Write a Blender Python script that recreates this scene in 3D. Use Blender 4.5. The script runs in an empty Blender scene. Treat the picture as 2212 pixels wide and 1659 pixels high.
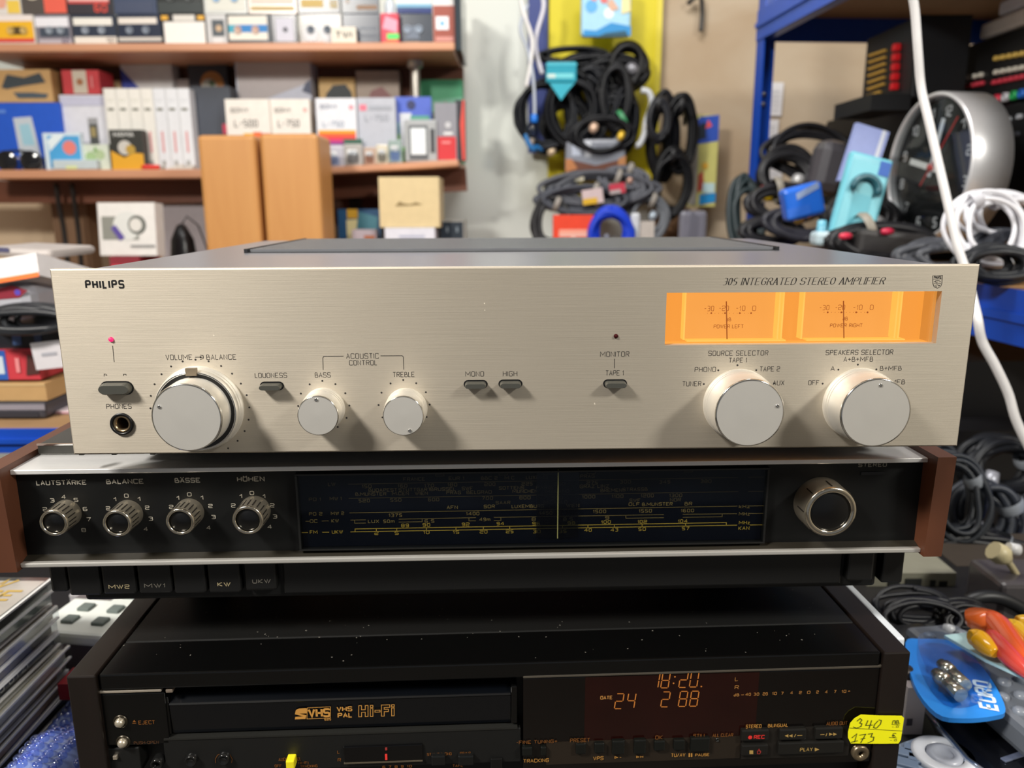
import bpy, bmesh, math, random
from mathutils import Vector, Matrix
from mathutils.geometry import tessellate_polygon
random.seed(7)
R = math.radians
SC = bpy.context.scene
COL = SC.collection

# ------------------------------------------------------------------ camera
F_PX, PITCH, ROLL = 1719.5, 0.2228, -0.0036
cp, sp, cr, sr = math.cos(PITCH), math.sin(PITCH), math.cos(ROLL), math.sin(ROLL)
R0, U0, FW = Vector((1, 0, 0)), Vector((0, sp, cp)), Vector((0, cp, -sp))
CR, CU = cr*R0 + sr*U0, -sr*R0 + cr*U0
cam = bpy.data.cameras.new('camera')
cam.sensor_width = 36.0
cam.lens = F_PX/2212*36
cam.clip_start = 0.02
cam.clip_end = 30
cam.dof.use_dof = True
cam.dof.focus_distance = 0.372
cam.dof.aperture_fstop = 10.0
cam_o = bpy.data.objects.new('camera', cam)
COL.objects.link(cam_o)
cam_o.matrix_world = Matrix(((CR.x, CU.x, -FW.x, 0), (CR.y, CU.y, -FW.y, 0), (CR.z, CU.z, -FW.z, 0), (0, 0, 0, 1)))
SC.camera = cam_o

# ------------------------------------------------------------------ world, lamps, exposure
w = bpy.data.worlds.new('world')
SC.world = w
w.use_nodes = True
bg = w.node_tree.nodes['Background']
bg.inputs[0].default_value = (0.92, 0.95, 1.0, 1)
bg.inputs[1].default_value = 0.18


def lamp(name, loc, target, sx, sy, power, col):
    l = bpy.data.lights.new(name, 'AREA')
    l.shape = 'RECTANGLE'
    l.size, l.size_y = sx, sy
    l.energy = power
    l.color = col
    o = bpy.data.objects.new(name, l)
    COL.objects.link(o)
    o.location = loc
    o.rotation_euler = (Vector(target)-Vector(loc)).to_track_quat('-Z', 'Y').to_euler()
    return o


lamp('unseen_overhead_lamp', (-1.0, -0.42, 1.02), (-.12, .4, -.05), .34, .20, 43, (1.0, .955, .885))
lamp('unseen_overhead_lamp', (1.3, -0.5, .92), (.15, .4, -.05), .30, .20, 23, (1.0, .97, .89))
lamp('unseen_overhead_lamp', (-0.75, 1.0, 1.3), (-.5, 1.75, 0), 1.2, .3, 4, (1.0, .98, .97))
lamp('unseen_overhead_lamp', (0.15, 0.95, 1.2), (.5, 1.6, 0), .7, .3, 15, (1.0, .98, .97))  # extra unseen lamp, placed to light the rack's left-facing sides

vs = SC.view_settings
vs.view_transform = 'Standard'
vs.look = 'None'
vs.exposure = 0.0
vs.gamma = 1.0
vs.use_curve_mapping = False


# ------------------------------------------------------------------ pixel <-> place
def ray(px, py):
    ix, iy = px-1106.0, py-829.5
    qx, qy = cr*ix+sr*iy, -sr*ix+cr*iy
    return R0*(qx/F_PX) - U0*(qy/F_PX) + FW


def P(px, py, Y):
    d = ray(px, py)
    return d*(Y/d.y)


def PZ(px, py, z):
    d = ray(px, py)
    return d*(z/d.z)


# ------------------------------------------------------------------ materials
def lin(h):
    if isinstance(h, str):
        h = h.lstrip('#')
        c = [int(h[i:i+2], 16)/255 for i in (0, 2, 4)]
    else:
        c = [x/255 for x in h]
    return tuple(x/12.92 if x <= .04045 else ((x+.055)/1.055)**2.4 for x in c)


MC = {}


def mat(h, r=.5, m=0.0, v=.10, sc=60., bump=0.0, stretch=None, coat=0.0, alpha=1.0, spec=.5):
    key = (str(h), r, m, v, sc, bump, str(stretch), coat, alpha, spec)
    if key in MC:
        return MC[key]
    M = bpy.data.materials.new('surface_%d' % len(MC))
    M.use_nodes = True
    nt = M.node_tree
    b = nt.nodes['Principled BSDF']
    c = lin(h)
    tc = nt.nodes.new('ShaderNodeTexCoord')
    mp = nt.nodes.new('ShaderNodeMapping')
    mp.inputs['Scale'].default_value = stretch or (1, 1, 1)
    nz = nt.nodes.new('ShaderNodeTexNoise')
    nz.inputs['Scale'].default_value = sc
    nz.inputs['Detail'].default_value = 4
    rp = nt.nodes.new('ShaderNodeMix')
    rp.data_type = 'RGBA'
    rp.inputs['A'].default_value = tuple(max(0, x*(1-v)) for x in c)+(1,)
    rp.inputs['B'].default_value = tuple(min(1, x*(1+v)) for x in c)+(1,)
    nt.links.new(tc.outputs['Object'], mp.inputs['Vector'])
    nt.links.new(mp.outputs['Vector'], nz.inputs['Vector'])
    nt.links.new(nz.outputs['Fac'], rp.inputs['Factor'])
    nt.links.new(rp.outputs['Result'], b.inputs['Base Color'])
    b.inputs['Roughness'].default_value = r
    b.inputs['Metallic'].default_value = m
    b.inputs['Specular IOR Level'].default_value = spec
    if coat:
        b.inputs['Coat Weight'].default_value = coat
        b.inputs['Coat Roughness'].default_value = .05
    if alpha < 1:
        b.inputs['Alpha'].default_value = alpha
    if bump:
        bp = nt.nodes.new('ShaderNodeBump')
        bp.inputs['Strength'].default_value = bump
        bp.inputs['Distance'].default_value = .001
        nt.links.new(nz.outputs['Fac'], bp.inputs['Height'])
        nt.links.new(bp.outputs['Normal'], b.inputs['Normal'])
    MC[key] = M
    return M


def emit(h, s=1.0):
    key = ('e', str(h), s)
    if key not in MC:
        M = bpy.data.materials.new('glow_%d' % len(MC))
        M.use_nodes = True
        b = M.node_tree.nodes['Principled BSDF']
        b.inputs['Base Color'].default_value = (.02, .02, .02, 1)
        b.inputs['Emission Color'].default_value = lin(h)+(1,)
        b.inputs['Emission Strength'].default_value = s
        MC[key] = M
    return MC[key]


def pane(tint='ffffff', refl=1.0, keep=.93, rough=.03, f0=.03):
    key = ('p', tint, refl, keep, rough, f0)
    if key not in MC:
        M = bpy.data.materials.new('clear_%d' % len(MC))
        M.use_nodes = True
        nt = M.node_tree
        nt.nodes.remove(nt.nodes['Principled BSDF'])
        out = nt.nodes['Material Output']
        t = nt.nodes.new('ShaderNodeBsdfTransparent')
        t.inputs[0].default_value = tuple(x*keep for x in lin(tint))+(1,)
        g = nt.nodes.new('ShaderNodeBsdfGlossy')
        g.inputs['Roughness'].default_value = rough
        g.inputs['Color'].default_value = (refl, refl, refl, 1)
        lw = nt.nodes.new('ShaderNodeLayerWeight')
        lw.inputs['Blend'].default_value = .5
        pw = nt.nodes.new('ShaderNodeMath')
        pw.operation = 'POWER'
        pw.inputs[1].default_value = 4.0
        nt.links.new(lw.outputs['Facing'], pw.inputs[0])
        f = nt.nodes.new('ShaderNodeMath')
        f.operation = 'MULTIPLY_ADD'
        f.inputs[1].default_value = .9
        f.inputs[2].default_value = f0
        nt.links.new(pw.outputs[0], f.inputs[0])
        mx = nt.nodes.new('ShaderNodeMixShader')
        nt.links.new(f.outputs[0], mx.inputs[0])
        nt.links.new(t.outputs[0], mx.inputs[1])
        nt.links.new(g.outputs[0], mx.inputs[2])
        nt.links.new(mx.outputs[0], out.inputs[0])
        MC[key] = M
    return MC[key]


def wood(h1, h2, r=.4, stretch=(1, 6, 6), sc=6.):
    key = ('w', h1, h2, r, stretch, sc)
    if key in MC:
        return MC[key]
    M = mat(h1, r, 0, .02, sc, 0, stretch).copy()
    nt = M.node_tree
    mx = [n for n in nt.nodes if n.type == 'MIX'][0]
    mx.inputs['A'].default_value = lin(h1)+(1,)
    mx.inputs['B'].default_value = lin(h2)+(1,)
    nz = [n for n in nt.nodes if n.type == 'TEX_NOISE'][0]
    nz.inputs['Detail'].default_value = 8
    nz.inputs['Distortion'].default_value = .6
    MC[key] = M
    return M


def brushed(h, r=.36, stretch=(6, 900, 900), v=.10, bump=.25, metal=.9, aniso=.5):
    key = ('b', h, r, stretch, v, bump, metal)
    if key in MC:
        return MC[key]
    M = mat(h, r, metal, v, 3.0, bump, stretch).copy()
    b = M.node_tree.nodes['Principled BSDF']
    b.inputs['Anisotropic'].default_value = aniso
    if aniso:
        tg = M.node_tree.nodes.new('ShaderNodeTangent')
        tg.direction_type = 'RADIAL'
        tg.axis = 'Z'
        M.node_tree.links.new(tg.outputs[0], b.inputs['Tangent'])
        b.inputs['Anisotropic Rotation'].default_value = .25
    MC[key] = M
    return M


# ------------------------------------------------------------------ mesh builder
class MB:
    def __init__(s):
        s.v, s.f, s.m, s.s = [], [], [], []

    def add(s, vs, fs, mi=0, sm=False):
        n = len(s.v)
        s.v += [tuple(v) for v in vs]
        for f in fs:
            s.f.append(tuple(i+n for i in f))
            s.m.append(mi)
            s.s.append(sm)
        return s

    def box(s, x0, y0, z0, x1, y1, z1, mi=0):
        vs = [(x, y, z) for x in (x0, x1) for y in (y0, y1) for z in (z0, z1)]
        return s.add(vs, [(0, 1, 3, 2), (4, 6, 7, 5), (0, 4, 5, 1), (2, 3, 7, 6), (0, 2, 6, 4), (1, 5, 7, 3)], mi)

    def rbox(s, x0, y0, z0, x1, y1, z1, bev, mi=0, seg=2):
        bm = bmesh.new()
        bmesh.ops.create_cube(bm, size=1)
        for v in bm.verts:
            v.co = Vector((x0+(v.co.x+.5)*(x1-x0), y0+(v.co.y+.5)*(y1-y0), z0+(v.co.z+.5)*(z1-z0)))
        bmesh.ops.bevel(bm, geom=bm.edges[:], offset=bev, segments=seg, affect='EDGES', profile=.5)
        bm.verts.index_update()
        s.add([v.co for v in bm.verts], [[v.index for v in f.verts] for f in bm.faces], mi)
        bm.free()
        return s

    def lathe(s, prof, c, ax='y', n=32, mi=0, sm=True):
        """prof: (radius, height); axis points to -y ('y'), +z ('z') or +x ('x')"""
        vs, fs = [], []
        k = len(prof)
        for i in range(n):
            a = 2*math.pi*i/n
            for r_, h_ in prof:
                u, v_ = r_*math.cos(a), r_*math.sin(a)
                p = {'y': (u, -h_, v_), 'z': (u, v_, h_), 'x': (h_, u, v_)}[ax]
                vs.append((c[0]+p[0], c[1]+p[1], c[2]+p[2]))
        for i in range(n):
            j = (i+1) % n
            for q in range(k-1):
                fs.append((i*k+q, j*k+q, j*k+q+1, i*k+q+1))
        s.add(vs, fs, mi, sm)
        return s

    def tube(s, pts, r, n=7, closed=False, mi=0, flat=1.0):
        pts = [Vector(p) for p in pts]
        N = len(pts)
        vs, fs = [], []
        up = None
        for i, p in enumerate(pts):
            a = pts[(i-1) % N] if (closed or i) else p
            b = pts[(i+1) % N] if (closed or i < N-1) else p
            t = (b-a)
            t = t.normalized() if t.length > 1e-9 else Vector((1, 0, 0))
            if up is None:
                up = t.orthogonal().normalized()
            else:
                up = (up - t*up.dot(t))
                up = up.normalized() if up.length > 1e-6 else t.orthogonal().normalized()
            sd = t.cross(up)
            rr = r[i] if isinstance(r, (list, tuple)) else r
            for k in range(n):
                an = 2*math.pi*k/n
                vs.append(p+up*(rr*math.cos(an))+sd*(rr*flat*math.sin(an)))
        for i in range(N if closed else N-1):
            j = (i+1) % N
            for k in range(n):
                k2 = (k+1) % n
                fs.append((i*n+k, i*n+k2, j*n+k2, j*n+k))
        s.add(vs, fs, mi, True)
        if not closed:
            b0 = len(s.v)-len(vs)
            for e in (0, N-1):
                s.f.append(tuple(b0+e*n+k for k in range(n)))
                s.m.append(mi)
                s.s.append(False)
        return s

    def prism(s, poly, y0, y1, mi=0):
        """polygon in the XZ plane extruded from y0 to y1"""
        n = len(poly)
        vs = [(p[0], y0, p[1]) for p in poly]+[(p[0], y1, p[1]) for p in poly]
        fs = [tuple(range(n)), tuple(range(2*n-1, n-1, -1))]+[(i, i+n, (i+1) % n+n, (i+1) % n) for i in range(n)]
        return s.add(vs, fs, mi)

    def prismz(s, poly, z0, z1, mi=0):
        n = len(poly)
        vs = [(p[0], p[1], z0) for p in poly]+[(p[0], p[1], z1) for p in poly]
        fs = [tuple(range(n-1, -1, -1)), tuple(range(n, 2*n))]+[(i, (i+1) % n, (i+1) % n+n, i+n) for i in range(n)]
        return s.add(vs, fs, mi)

    def plate(s, outer, holes, y0, y1, ch=0.0, mi=0):
        """plate in XZ with holes, front at y0, back at y1, chamfer on the outer front edge"""
        n = len(outer)
        cx = sum(p[0] for p in outer)/n
        cz = sum(p[1] for p in outer)/n
        ins = [(p[0]-math.copysign(ch, p[0]-cx), p[1]-math.copysign(ch, p[1]-cz)) for p in outer] if ch else list(outer)
        loops = [ins]+[list(h) for h in holes]
        flat = [p for l in loops for p in l]
        tri = tessellate_polygon([[Vector((p[0], p[1], 0)) for p in l] for l in loops])
        s.add([(p[0], y0, p[1]) for p in flat], tri, mi)
        s.add([(p[0], y0, p[1]) for p in ins]+[(p[0], y0+ch, p[1]) for p in outer]+[(p[0], y1, p[1]) for p in outer],
              [(i, (i+1) % n, (i+1) % n+n, i+n) for i in range(n)]+[(i+n, (i+1) % n+n, (i+1) % n+2*n, i+2*n) for i in range(n)], mi)
        for h in holes:
            k = len(h)
            s.add([(p[0], y0, p[1]) for p in h]+[(p[0], y1, p[1]) for p in h],
                  [(i, i+k, (i+1) % k+k, (i+1) % k) for i in range(k)], mi)
        return s

    def xf(s, Mx):
        s.v = [tuple(Mx @ Vector(v)) for v in s.v]
        return s

    def build(s, name, mats, parent=None, loc=None, rot=None, recalc=True):
        me = bpy.data.meshes.new(name)
        me.from_pydata(s.v, [], s.f)
        if not isinstance(mats, (list, tuple)):
            mats = [mats]
        for m_ in mats:
            me.materials.append(m_)
        me.polygons.foreach_set('material_index', s.m)
        me.polygons.foreach_set('use_smooth', s.s)
        if recalc:
            bm = bmesh.new()
            bm.from_mesh(me)
            bmesh.ops.recalc_face_normals(bm, faces=bm.faces[:])
            bm.to_mesh(me)
            bm.free()
        me.update()
        o = bpy.data.objects.new(name, me)
        COL.objects.link(o)
        if parent:
            o.parent = parent
        if loc is not None:
            o.location = loc
        if rot is not None:
            o.rotation_euler = rot
        return o


def tag(o, label, cat=None, group=None, kind=None):
    if label:
        o['label'] = label
    if cat:
        o['category'] = cat
    if group:
        o['group'] = group
    if kind:
        o['kind'] = kind
    return o


def empty(name, loc, rz=0., label=None, cat=None, group=None):
    o = bpy.data.objects.new(name, None)
    o.empty_display_size = .02
    COL.objects.link(o)
    o.location = loc
    o.rotation_euler = (0, 0, rz)
    return tag(o, label, cat, group)


def struct(name, mb, m):
    return tag(mb.build(name, m), None, None, None, 'structure')


def smooth(pts, k=6, closed=False):
    pts = [Vector(p) for p in pts]
    N = len(pts)
    out = []
    for i in range(N if closed else N-1):
        p0 = pts[(i-1) % N] if (closed or i) else pts[0]
        p1, p2 = pts[i], pts[(i+1) % N]
        p3 = pts[(i+2) % N] if (closed or i+2 < N) else pts[-1]
        for j in range(k):
            t = j/k
            out.append(.5*((2*p1)+(p2-p0)*t+(2*p0-5*p1+4*p2-p3)*t*t+(3*p1-p0-3*p2+p3)*t**3))
    if not closed:
        out.append(pts[-1])
    return out


# ------------------------------------------------------------------ stroke lettering
G = {
 'A': '00 26 40;12 32', 'B': '~00 06 36 33 03;~33 43 40 00', 'C': '~45 46 06 00 40 41', 'D': '~00 06 46 40 00',
 'E': '46 06 00 40;03 33', 'F': '46 06 00;03 33', 'G': '~45 46 06 00 40 43 23', 'H': '00 06;40 46;03 43', 'I': '00 06',
 'J': '~36 30 00 01', 'K': '00 06;46 03 40', 'L': '06 00 30', 'M': '00 06 32 66 60', 'N': '00 06 40 46', 'O': 'o00 06 46 40',
 'P': '~00 06 46 43 03', 'Q': 'o00 06 46 40;31 50', 'R': '~00 06 46 43 03;23 40', 'S': '~45 46 06 03 43 40 00 01',
 'T': '06 46;26 20', 'U': '~06 00 40 46', 'V': '06 20 46', 'W': '06 20 36 40 66', 'X': '00 46;06 40', 'Y': '06 23 46;23 20',
 'Z': '06 46 00 40', '0': 'o00 06 36 30', '1': '04 16 10', '2': '~05 06 46 43 03 00 40', '3': '~06 36 33 13;~33 30 00',
 '4': '30 36 02 42', '5': '~36 06 03 33 30 00', '6': '~36 06 00 30 33 03', '7': '06 36 10', '8': 'o00 06 36 30;03 33',
 '9': '~33 03 06 36 30 00', '-': '03 23', '+': '03 43;21 25', '/': '00 36', '.': '00 01', ':': '01 02;04 05', 'i': '04 00;06 05',
 'd': '30 36;~33 03 00 30', '\u00c4': '00 26 40;12 32;07 17;37 47', '\u00d6': 'o00 06 46 40;07 17;37 47', 'z': '04 34 00 30',
 'k': '00 06;34 02 30', 'h': '00 06;~03 34 30', 'm': '00 04 44 40;24 20', '<': '43 06 00 43', '\u20ac': '~45 46 16 10 40 41;03 33;02 32',
 '\u043b': '00 16 46 40', '\u0432': '~00 06 36 33 03;~33 43 40 00',
}


def glyph(ch, rr=1.1, nb=3):
    out = []
    wd = 0
    for part in G[ch].split(';'):
        md = part[0] if part[0] in '~o' else ''
        pts = [(float(t[0]), float(t[1])) for t in part[len(md):].split()]
        wd = max(wd, max(p[0] for p in pts))
        if md:
            N = len(pts)
            cl = md == 'o'
            q = []
            for i, p in enumerate(pts):
                if not cl and i in (0, N-1):
                    q.append(p)
                    continue
                a, b = pts[i-1], pts[(i+1) % N]
                va, vb = Vector(a)-Vector(p), Vector(b)-Vector(p)
                ra = min(rr, va.length*.48)
                rb = min(rr, vb.length*.48)
                A, B = Vector(p)+va.normalized()*ra, Vector(p)+vb.normalized()*rb
                for t in range(nb+1):
                    t /= nb
                    q.append(tuple(A*(1-t)**2+Vector(p)*(2*t*(1-t))+B*t*t))
            out.append((q, cl))
        else:
            out.append((pts, False))
    return out, wd


def ribbon(poly, wdt, closed):
    """mitred band round a 2D polyline -> (verts2d, faces)"""
    pts = [Vector(p) for p in poly]
    N = len(pts)
    vs = []
    for i, p in enumerate(pts):
        a = pts[i-1] if (closed or i) else None
        b = pts[(i+1) % N] if (closed or i < N-1) else None
        d1 = (p-a).normalized() if a is not None and (p-a).length > 1e-12 else None
        d2 = (b-p).normalized() if b is not None and (b-p).length > 1e-12 else None
        d1 = d1 or d2 or Vector((1, 0))
        d2 = d2 or d1
        n1, n2 = Vector((-d1.y, d1.x)), Vector((-d2.y, d2.x))
        nn = n1+n2
        if nn.length < .35:
            nn = n1
            k = 1
        else:
            nn.normalize()
            k = min(1/max(nn.dot(n1), .3), 1.8)
        vs += [p+nn*(wdt*.5*k), p-nn*(wdt*.5*k)]
    fs = [(2*i, 2*i+1, 2*((i+1) % N)+1, 2*((i+1) % N)) for i in range(N if closed else N-1)]
    return vs, fs


def lettering(mb, s, x, z, wd, ht, st, y, ital=0., serif=False, mi=0, sp_=1.8):
    """draws s centred at x,z (m) with width wd and cap height ht; stroke st (m)"""
    cur = 0
    segs = []
    for ch in s:
        if ch == ' ':
            cur += 3.2
            continue
        g, gw = glyph(ch, 3.2 if serif else 1.1, 5 if serif else 3)
        for pl, cl in g:
            segs.append(([(px+cur, py) for px, py in pl], cl))
        cur += gw+sp_
    tot = max(cur-sp_, .8)
    kz = ht/6.
    kx = wd/tot if wd else kz*.8
    for pl, cl in segs:
        q = [(x+(px-tot/2)*kx+(py-3)*kz*ital, z+(py-3)*kz) for px, py in pl]
        if not serif:
            v, f = ribbon(q, st, cl)
            mb.add([(a.x, y, a.y) for a in v], f, mi)
        else:
            M_ = len(q)
            for i in range(M_ if cl else M_-1):
                a, b = Vector(q[i]), Vector(q[(i+1) % M_])
                d = (b-a)
                if d.length < 1e-9:
                    continue
                an = abs(math.sin(math.atan2(d.y, d.x)))
                ww = st*(.45+.95*an*an*(1.15 if d.y*d.x <= 0 or an > .97 else .75))
                v, f = ribbon([a-d*.02, b+d*.02], ww, False)
                mb.add([(t.x, y, t.y) for t in v], f, mi)
            if not cl:
                for e, o_ in ((q[0], q[1]), (q[-1], q[-2])):
                    d = Vector(o_)-Vector(e)
                    if abs(d.y) > abs(d.x)*1.2:
                        t = kx*.75
                        v, f = ribbon([(e[0]-t, e[1]), (e[0]+t, e[1])], st*.5, False)
                        mb.add([(q_.x, y, q_.y) for q_ in v], f, mi)
    return mb


# ------------------------------------------------------------------ frames: a machine standing square to its own front
class Frame:
    def __init__(s, o, yaw, base):
        s.o, s.yaw, s.base = Vector(o), yaw, base
        s.c, s.s_ = math.cos(yaw), math.sin(yaw)
        s.root = None

    def loc(s, px, py, y=0.):
        """where the sight line through a photo pixel meets the plane y (local x, z)"""
        d = ray(px, py)
        n = Vector((-s.s_, s.c, 0))
        t = (n.dot(s.o)+y)/n.dot(d)
        q = d*t-s.o
        return (q.x*s.c+q.y*s.s_, q.z)

    def mpp(s, px, py, y=0.):
        d = ray(px, py)
        n = Vector((-s.s_, s.c, 0))
        t = (n.dot(s.o)+y)/n.dot(d)
        return t/F_PX

    def start(s, name, label, cat):
        s.root = empty(name, s.o-Vector((0, 0, s.base)), s.yaw, label, cat)
        return s.root

    def put(s, mb, name, m, parent=None, label=None):
        o = mb.build(name, m, parent or s.root, (0, 0, 0) if parent else (0, 0, s.base))
        if label:
            o['label'] = label
        return o

    def txt(s, mb, t, px, py, wpx, hpx, stpx, y, ital=0., serif=False, mi=0, sp_=1.8):
        k = s.mpp(px, py, y)
        x, z = s.loc(px, py, y)
        return lettering(mb, t, x, z, wpx*k if wpx else 0, hpx*k*1.03, stpx*k, y, ital, serif, mi, sp_)

    def ink(s, mb, polys, wpx, y, mi=0, closed=False):
        for pl in polys:
            q = [s.loc(a, b, y) for a, b in pl]
            k = s.mpp(pl[0][0], pl[0][1], y)
            v, f = ribbon(q, wpx*k, closed)
            mb.add([(t.x, y, t.y) for t in v], f, mi)
        return mb

    def poly(s, mb, pts, y, th=0., mi=0):
        q = [s.loc(a, b, y) for a, b in pts]
        if th:
            return mb.prism(q, y, y+th, mi)
        return mb.add([(a, y, b) for a, b in q], [tuple(range(len(q)))], mi)

    def dot(s, mb, px, py, rpx, y, mi=0, n=14):
        k = s.mpp(px, py, y)*rpx
        x, z = s.loc(px, py, y)
        return mb.add([(x+k*math.cos(2*math.pi*i/n), y, z+k*math.sin(2*math.pi*i/n)) for i in range(n)], [tuple(range(n))], mi)


def capsule(x, z, w_, h_, n=8):
    r_ = h_/2
    out = []
    for i in range(n+1):
        a = -math.pi/2+math.pi*i/n
        out.append((x+w_/2-r_+r_*math.cos(a), z+r_*math.sin(a)))
    for i in range(n+1):
        a = math.pi/2+math.pi*i/n
        out.append((x-w_/2+r_+r_*math.cos(a), z+r_*math.sin(a)))
    return out


def circle(x, z, r_, n=32):
    return [(x+r_*math.cos(2*math.pi*i/n), z+r_*math.sin(2*math.pi*i/n)) for i in range(n)]

# ================================================================== ROOM
FLOOR, CEIL, BACK, LEFT, RIGHT, FRONT = -1.25, 1.4, 2.2, -2.3, 1.75, -2.4
struct('floor', MB().box(LEFT, FRONT, FLOOR-.05, RIGHT, BACK, FLOOR), mat('6a645c', .6, 0, .15, 4))
struct('ceiling', MB().box(LEFT, FRONT, CEIL, RIGHT, BACK, CEIL+.05), mat('b4b0a8', .9, 0, .03, 4))
wx = P(1421, 250, BACK).x
struct('wall_back', MB().box(LEFT, BACK, FLOOR, wx, BACK+.06, CEIL), mat('dde1da', .85, 0, .05, 3.0, .05))
struct('wall_back_right', MB().box(wx, BACK-.004, FLOOR, RIGHT, BACK+.06, CEIL), wood('9c7e5c', 'cfc4b0', .8, (1, 1, 2.2), 2.6))
struct('wall_left', MB().box(LEFT-.06, FRONT, FLOOR, LEFT, BACK, CEIL), mat('b9b6ab', .85, 0, .05, 3))
struct('wall_right', MB().box(RIGHT, FRONT, FLOOR, RIGHT+.06, BACK, CEIL), mat('b4ac9c', .85, 0, .05, 3))

TABLE = -.338
tb = empty('table', (0, .6, FLOOR), 0, 'dark work table under the stack of black and silver machines', 'table')
MB().box(-.50, -.28, TABLE-FLOOR-.03, .50, .17, TABLE-FLOOR).build('table_top', mat('151312', .5, 0, .2, 20), tb)
for sx in (-.47, .47):
    for sy in (-.24, .14):
        MB().box(sx-.02, sy-.02, 0, sx+.02, sy+.02, TABLE-FLOOR-.03).build('leg', mat('26262a', .5), tb)

# ================================================================== AMPLIFIER
A = Frame((.0038, .3616, -.0277), .0196, .0926)
A.start('stereo_amplifier', 'wide silver stereo amplifier with orange lit meters, on top of the stack', 'amplifier')
W2, H = .21, .0866
ALU = brushed('c5bcad', .61, (5, 1500, 1500), .11, .12, .86, .5)
KNOB = brushed('f2eee6', .42, (40, 40, 40), .03, .03, .75, 0.)
CHROME = mat('e4e2de', .12, 1, .02)
INK = mat('2a2624', .6, 0, .1)
BLACKP = mat('121213', .35, 0, .1)
# window opening
wtl, wtr = A.loc(1439, 633), A.loc(2033, 628.5)
wbl, wbr = A.loc(1437, 746), A.loc(2024, 741.5)
wx0, wx1, wz1, wz0 = (wtl[0]+wbl[0])/2, (wtr[0]+wbr[0])/2, (wtl[1]+wtr[1])/2, (wbl[1]+wbr[1])/2
jx, jz = A.loc(264, 915.5)
JR = 24.5*A.mpp(264, 915)
mb = MB().plate([(-W2, -H), (W2, -H), (W2, 0), (-W2, 0)], [[(wx0, wz0), (wx1, wz0), (wx1, wz1), (wx0, wz1)], circle(jx, jz, JR)], 0, .004, .0007)
A.put(mb, 'front_panel', ALU, label='brushed silver front panel with black printing')
body = MB().box(-.200, .0175, -H+.003, .200, .304, -.0035)
A.put(body, 'case', mat('45464a', .42, .35, .05, 300, .05))
lid = MB().rbox(-.200, .0042, -.0035, .200, .304, -.0012, .0008)
A.put(lid, 'top_cover', mat('a4a4ac', .30, .8, .04, 400, .03), label='dark grey satin top cover')
# vent recess at the rear of the cover
vy0, vy1 = .135, .292
g = MB().box(-.165, vy0, -.0012, .165, vy1, -.0009)
vent = A.put(g, 'vent', mat('17181a', .5, .2), label='black vent field at the rear of the cover')
g = MB()
for i in range(26):
    y = vy0+.004+i*(vy1-vy0-.008)/25
    g.box(-.162, y-.0011, -.0009, .162, y+.0011, .0009)
gr = A.put(g, 'vent_bars', mat('8e9094', .34, .6), vent)
gr['kind'] = 'stuff'
for sx in (-.165, .163):
    A.put(MB().box(sx, vy0, -.0009, sx+.002, vy1, .0012), 'vent_edge', mat('2b2c2e', .4, .4), vent)
for sx in (-.16, .16):
    for y in (.03, .27):
        A.put(MB().lathe([(.011, 0), (.012, .0055), (.010, .0062)], (sx, y, -H-.006), 'z', 20), 'foot', BLACKP)
for px in (180, 250, 333, 412):  # black pegs added as the vent grille's dark reflection
    x, z = A.loc(px, 978, .012)
    A.put(MB().box(x-.0011, .010, -H-.0035, x+.0011, .014, -H+.003), 'reflection_peg', BLACKP)


def amp_knob(px, py, rpx, dep, mark, name='control_knob', ring=0, lab=None):
    x, z = A.loc(px, py, -dep)
    r_ = rpx*A.mpp(px, py, -dep)
    rt = empty(name, (x, 0, z+A.base), 0)
    rt.parent = A.root
    if lab:
        rt['label'] = lab
    prof = [(r_*1.06, 0), (r_*1.06, .0022), (r_*1.035, .0025), (r_*1.035, .0031), (r_*1.055, .0034), (r_*1.055, .0042), (r_*1.03, .0045),
            (r_*1.03, .0051), (r_*1.05, .0054), (r_*1.05, .0062), (r_*1.02, .0066), (r_*1.0, dep-.0008)]
    MB().lathe(prof, (0, 0, 0), 'y', 64).build('knob_body', KNOB, rt)
    MB().lathe([(r_*1.0, dep-.0008), (r_*.985, dep), (r_*.955, dep+.0001)], (0, 0, 0), 'y', 64).build('knob_rim', CHROME, rt)
    MB().lathe([(r_*.957, dep-.0005), (r_*.955, dep), (0, dep+.00012)], (0, 0, 0), 'y', 64, 0, False).build('knob_face', KNOB, rt)
    a = R(mark)
    MB().lathe([(.00085, dep-.0002), (.0008, dep+.00035), (.0004, dep+.0003), (0, dep+.00015)], (r_*.80*math.sin(a), 0, r_*.80*math.cos(a)), 'y', 14).build('position_dot', CHROME, rt)
    if ring:
        k = ring*A.mpp(432, 882)
        MB().lathe([(k*1.0, 0), (k*1.0, .002), (k*.97, .0023), (k*.97, .003), (k*.985, .0033), (k*.985, .0041), (k*.96, .0044), (k*.96, .005), (k*.97, .0053),
                    (k*.955, .0066), (k*.93, .0074)], (0, 0, 0), 'y', 72).build('balance_ring', KNOB, rt)
        MB().lathe([(k*.93, .0074), (k*.905, .0078), (k*.89, .0070)], (0, 0, 0), 'y', 72).build('balance_rim', CHROME, rt)
        MB().lathe([(k*.89, .0069), (r_*1.0, .0066)], (0, 0, 0), 'y', 72).build('ring_gap', BLACKP, rt)
        mb = MB().box(-.0024, -.0086, -.0012, .0024, -.0065, .0022).xf(Matrix.Translation((0, 0, k*.915)))
        mb.build('balance_pointer', mat('8c7e6a', .4, .5), rt)
    return x, z


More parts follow.
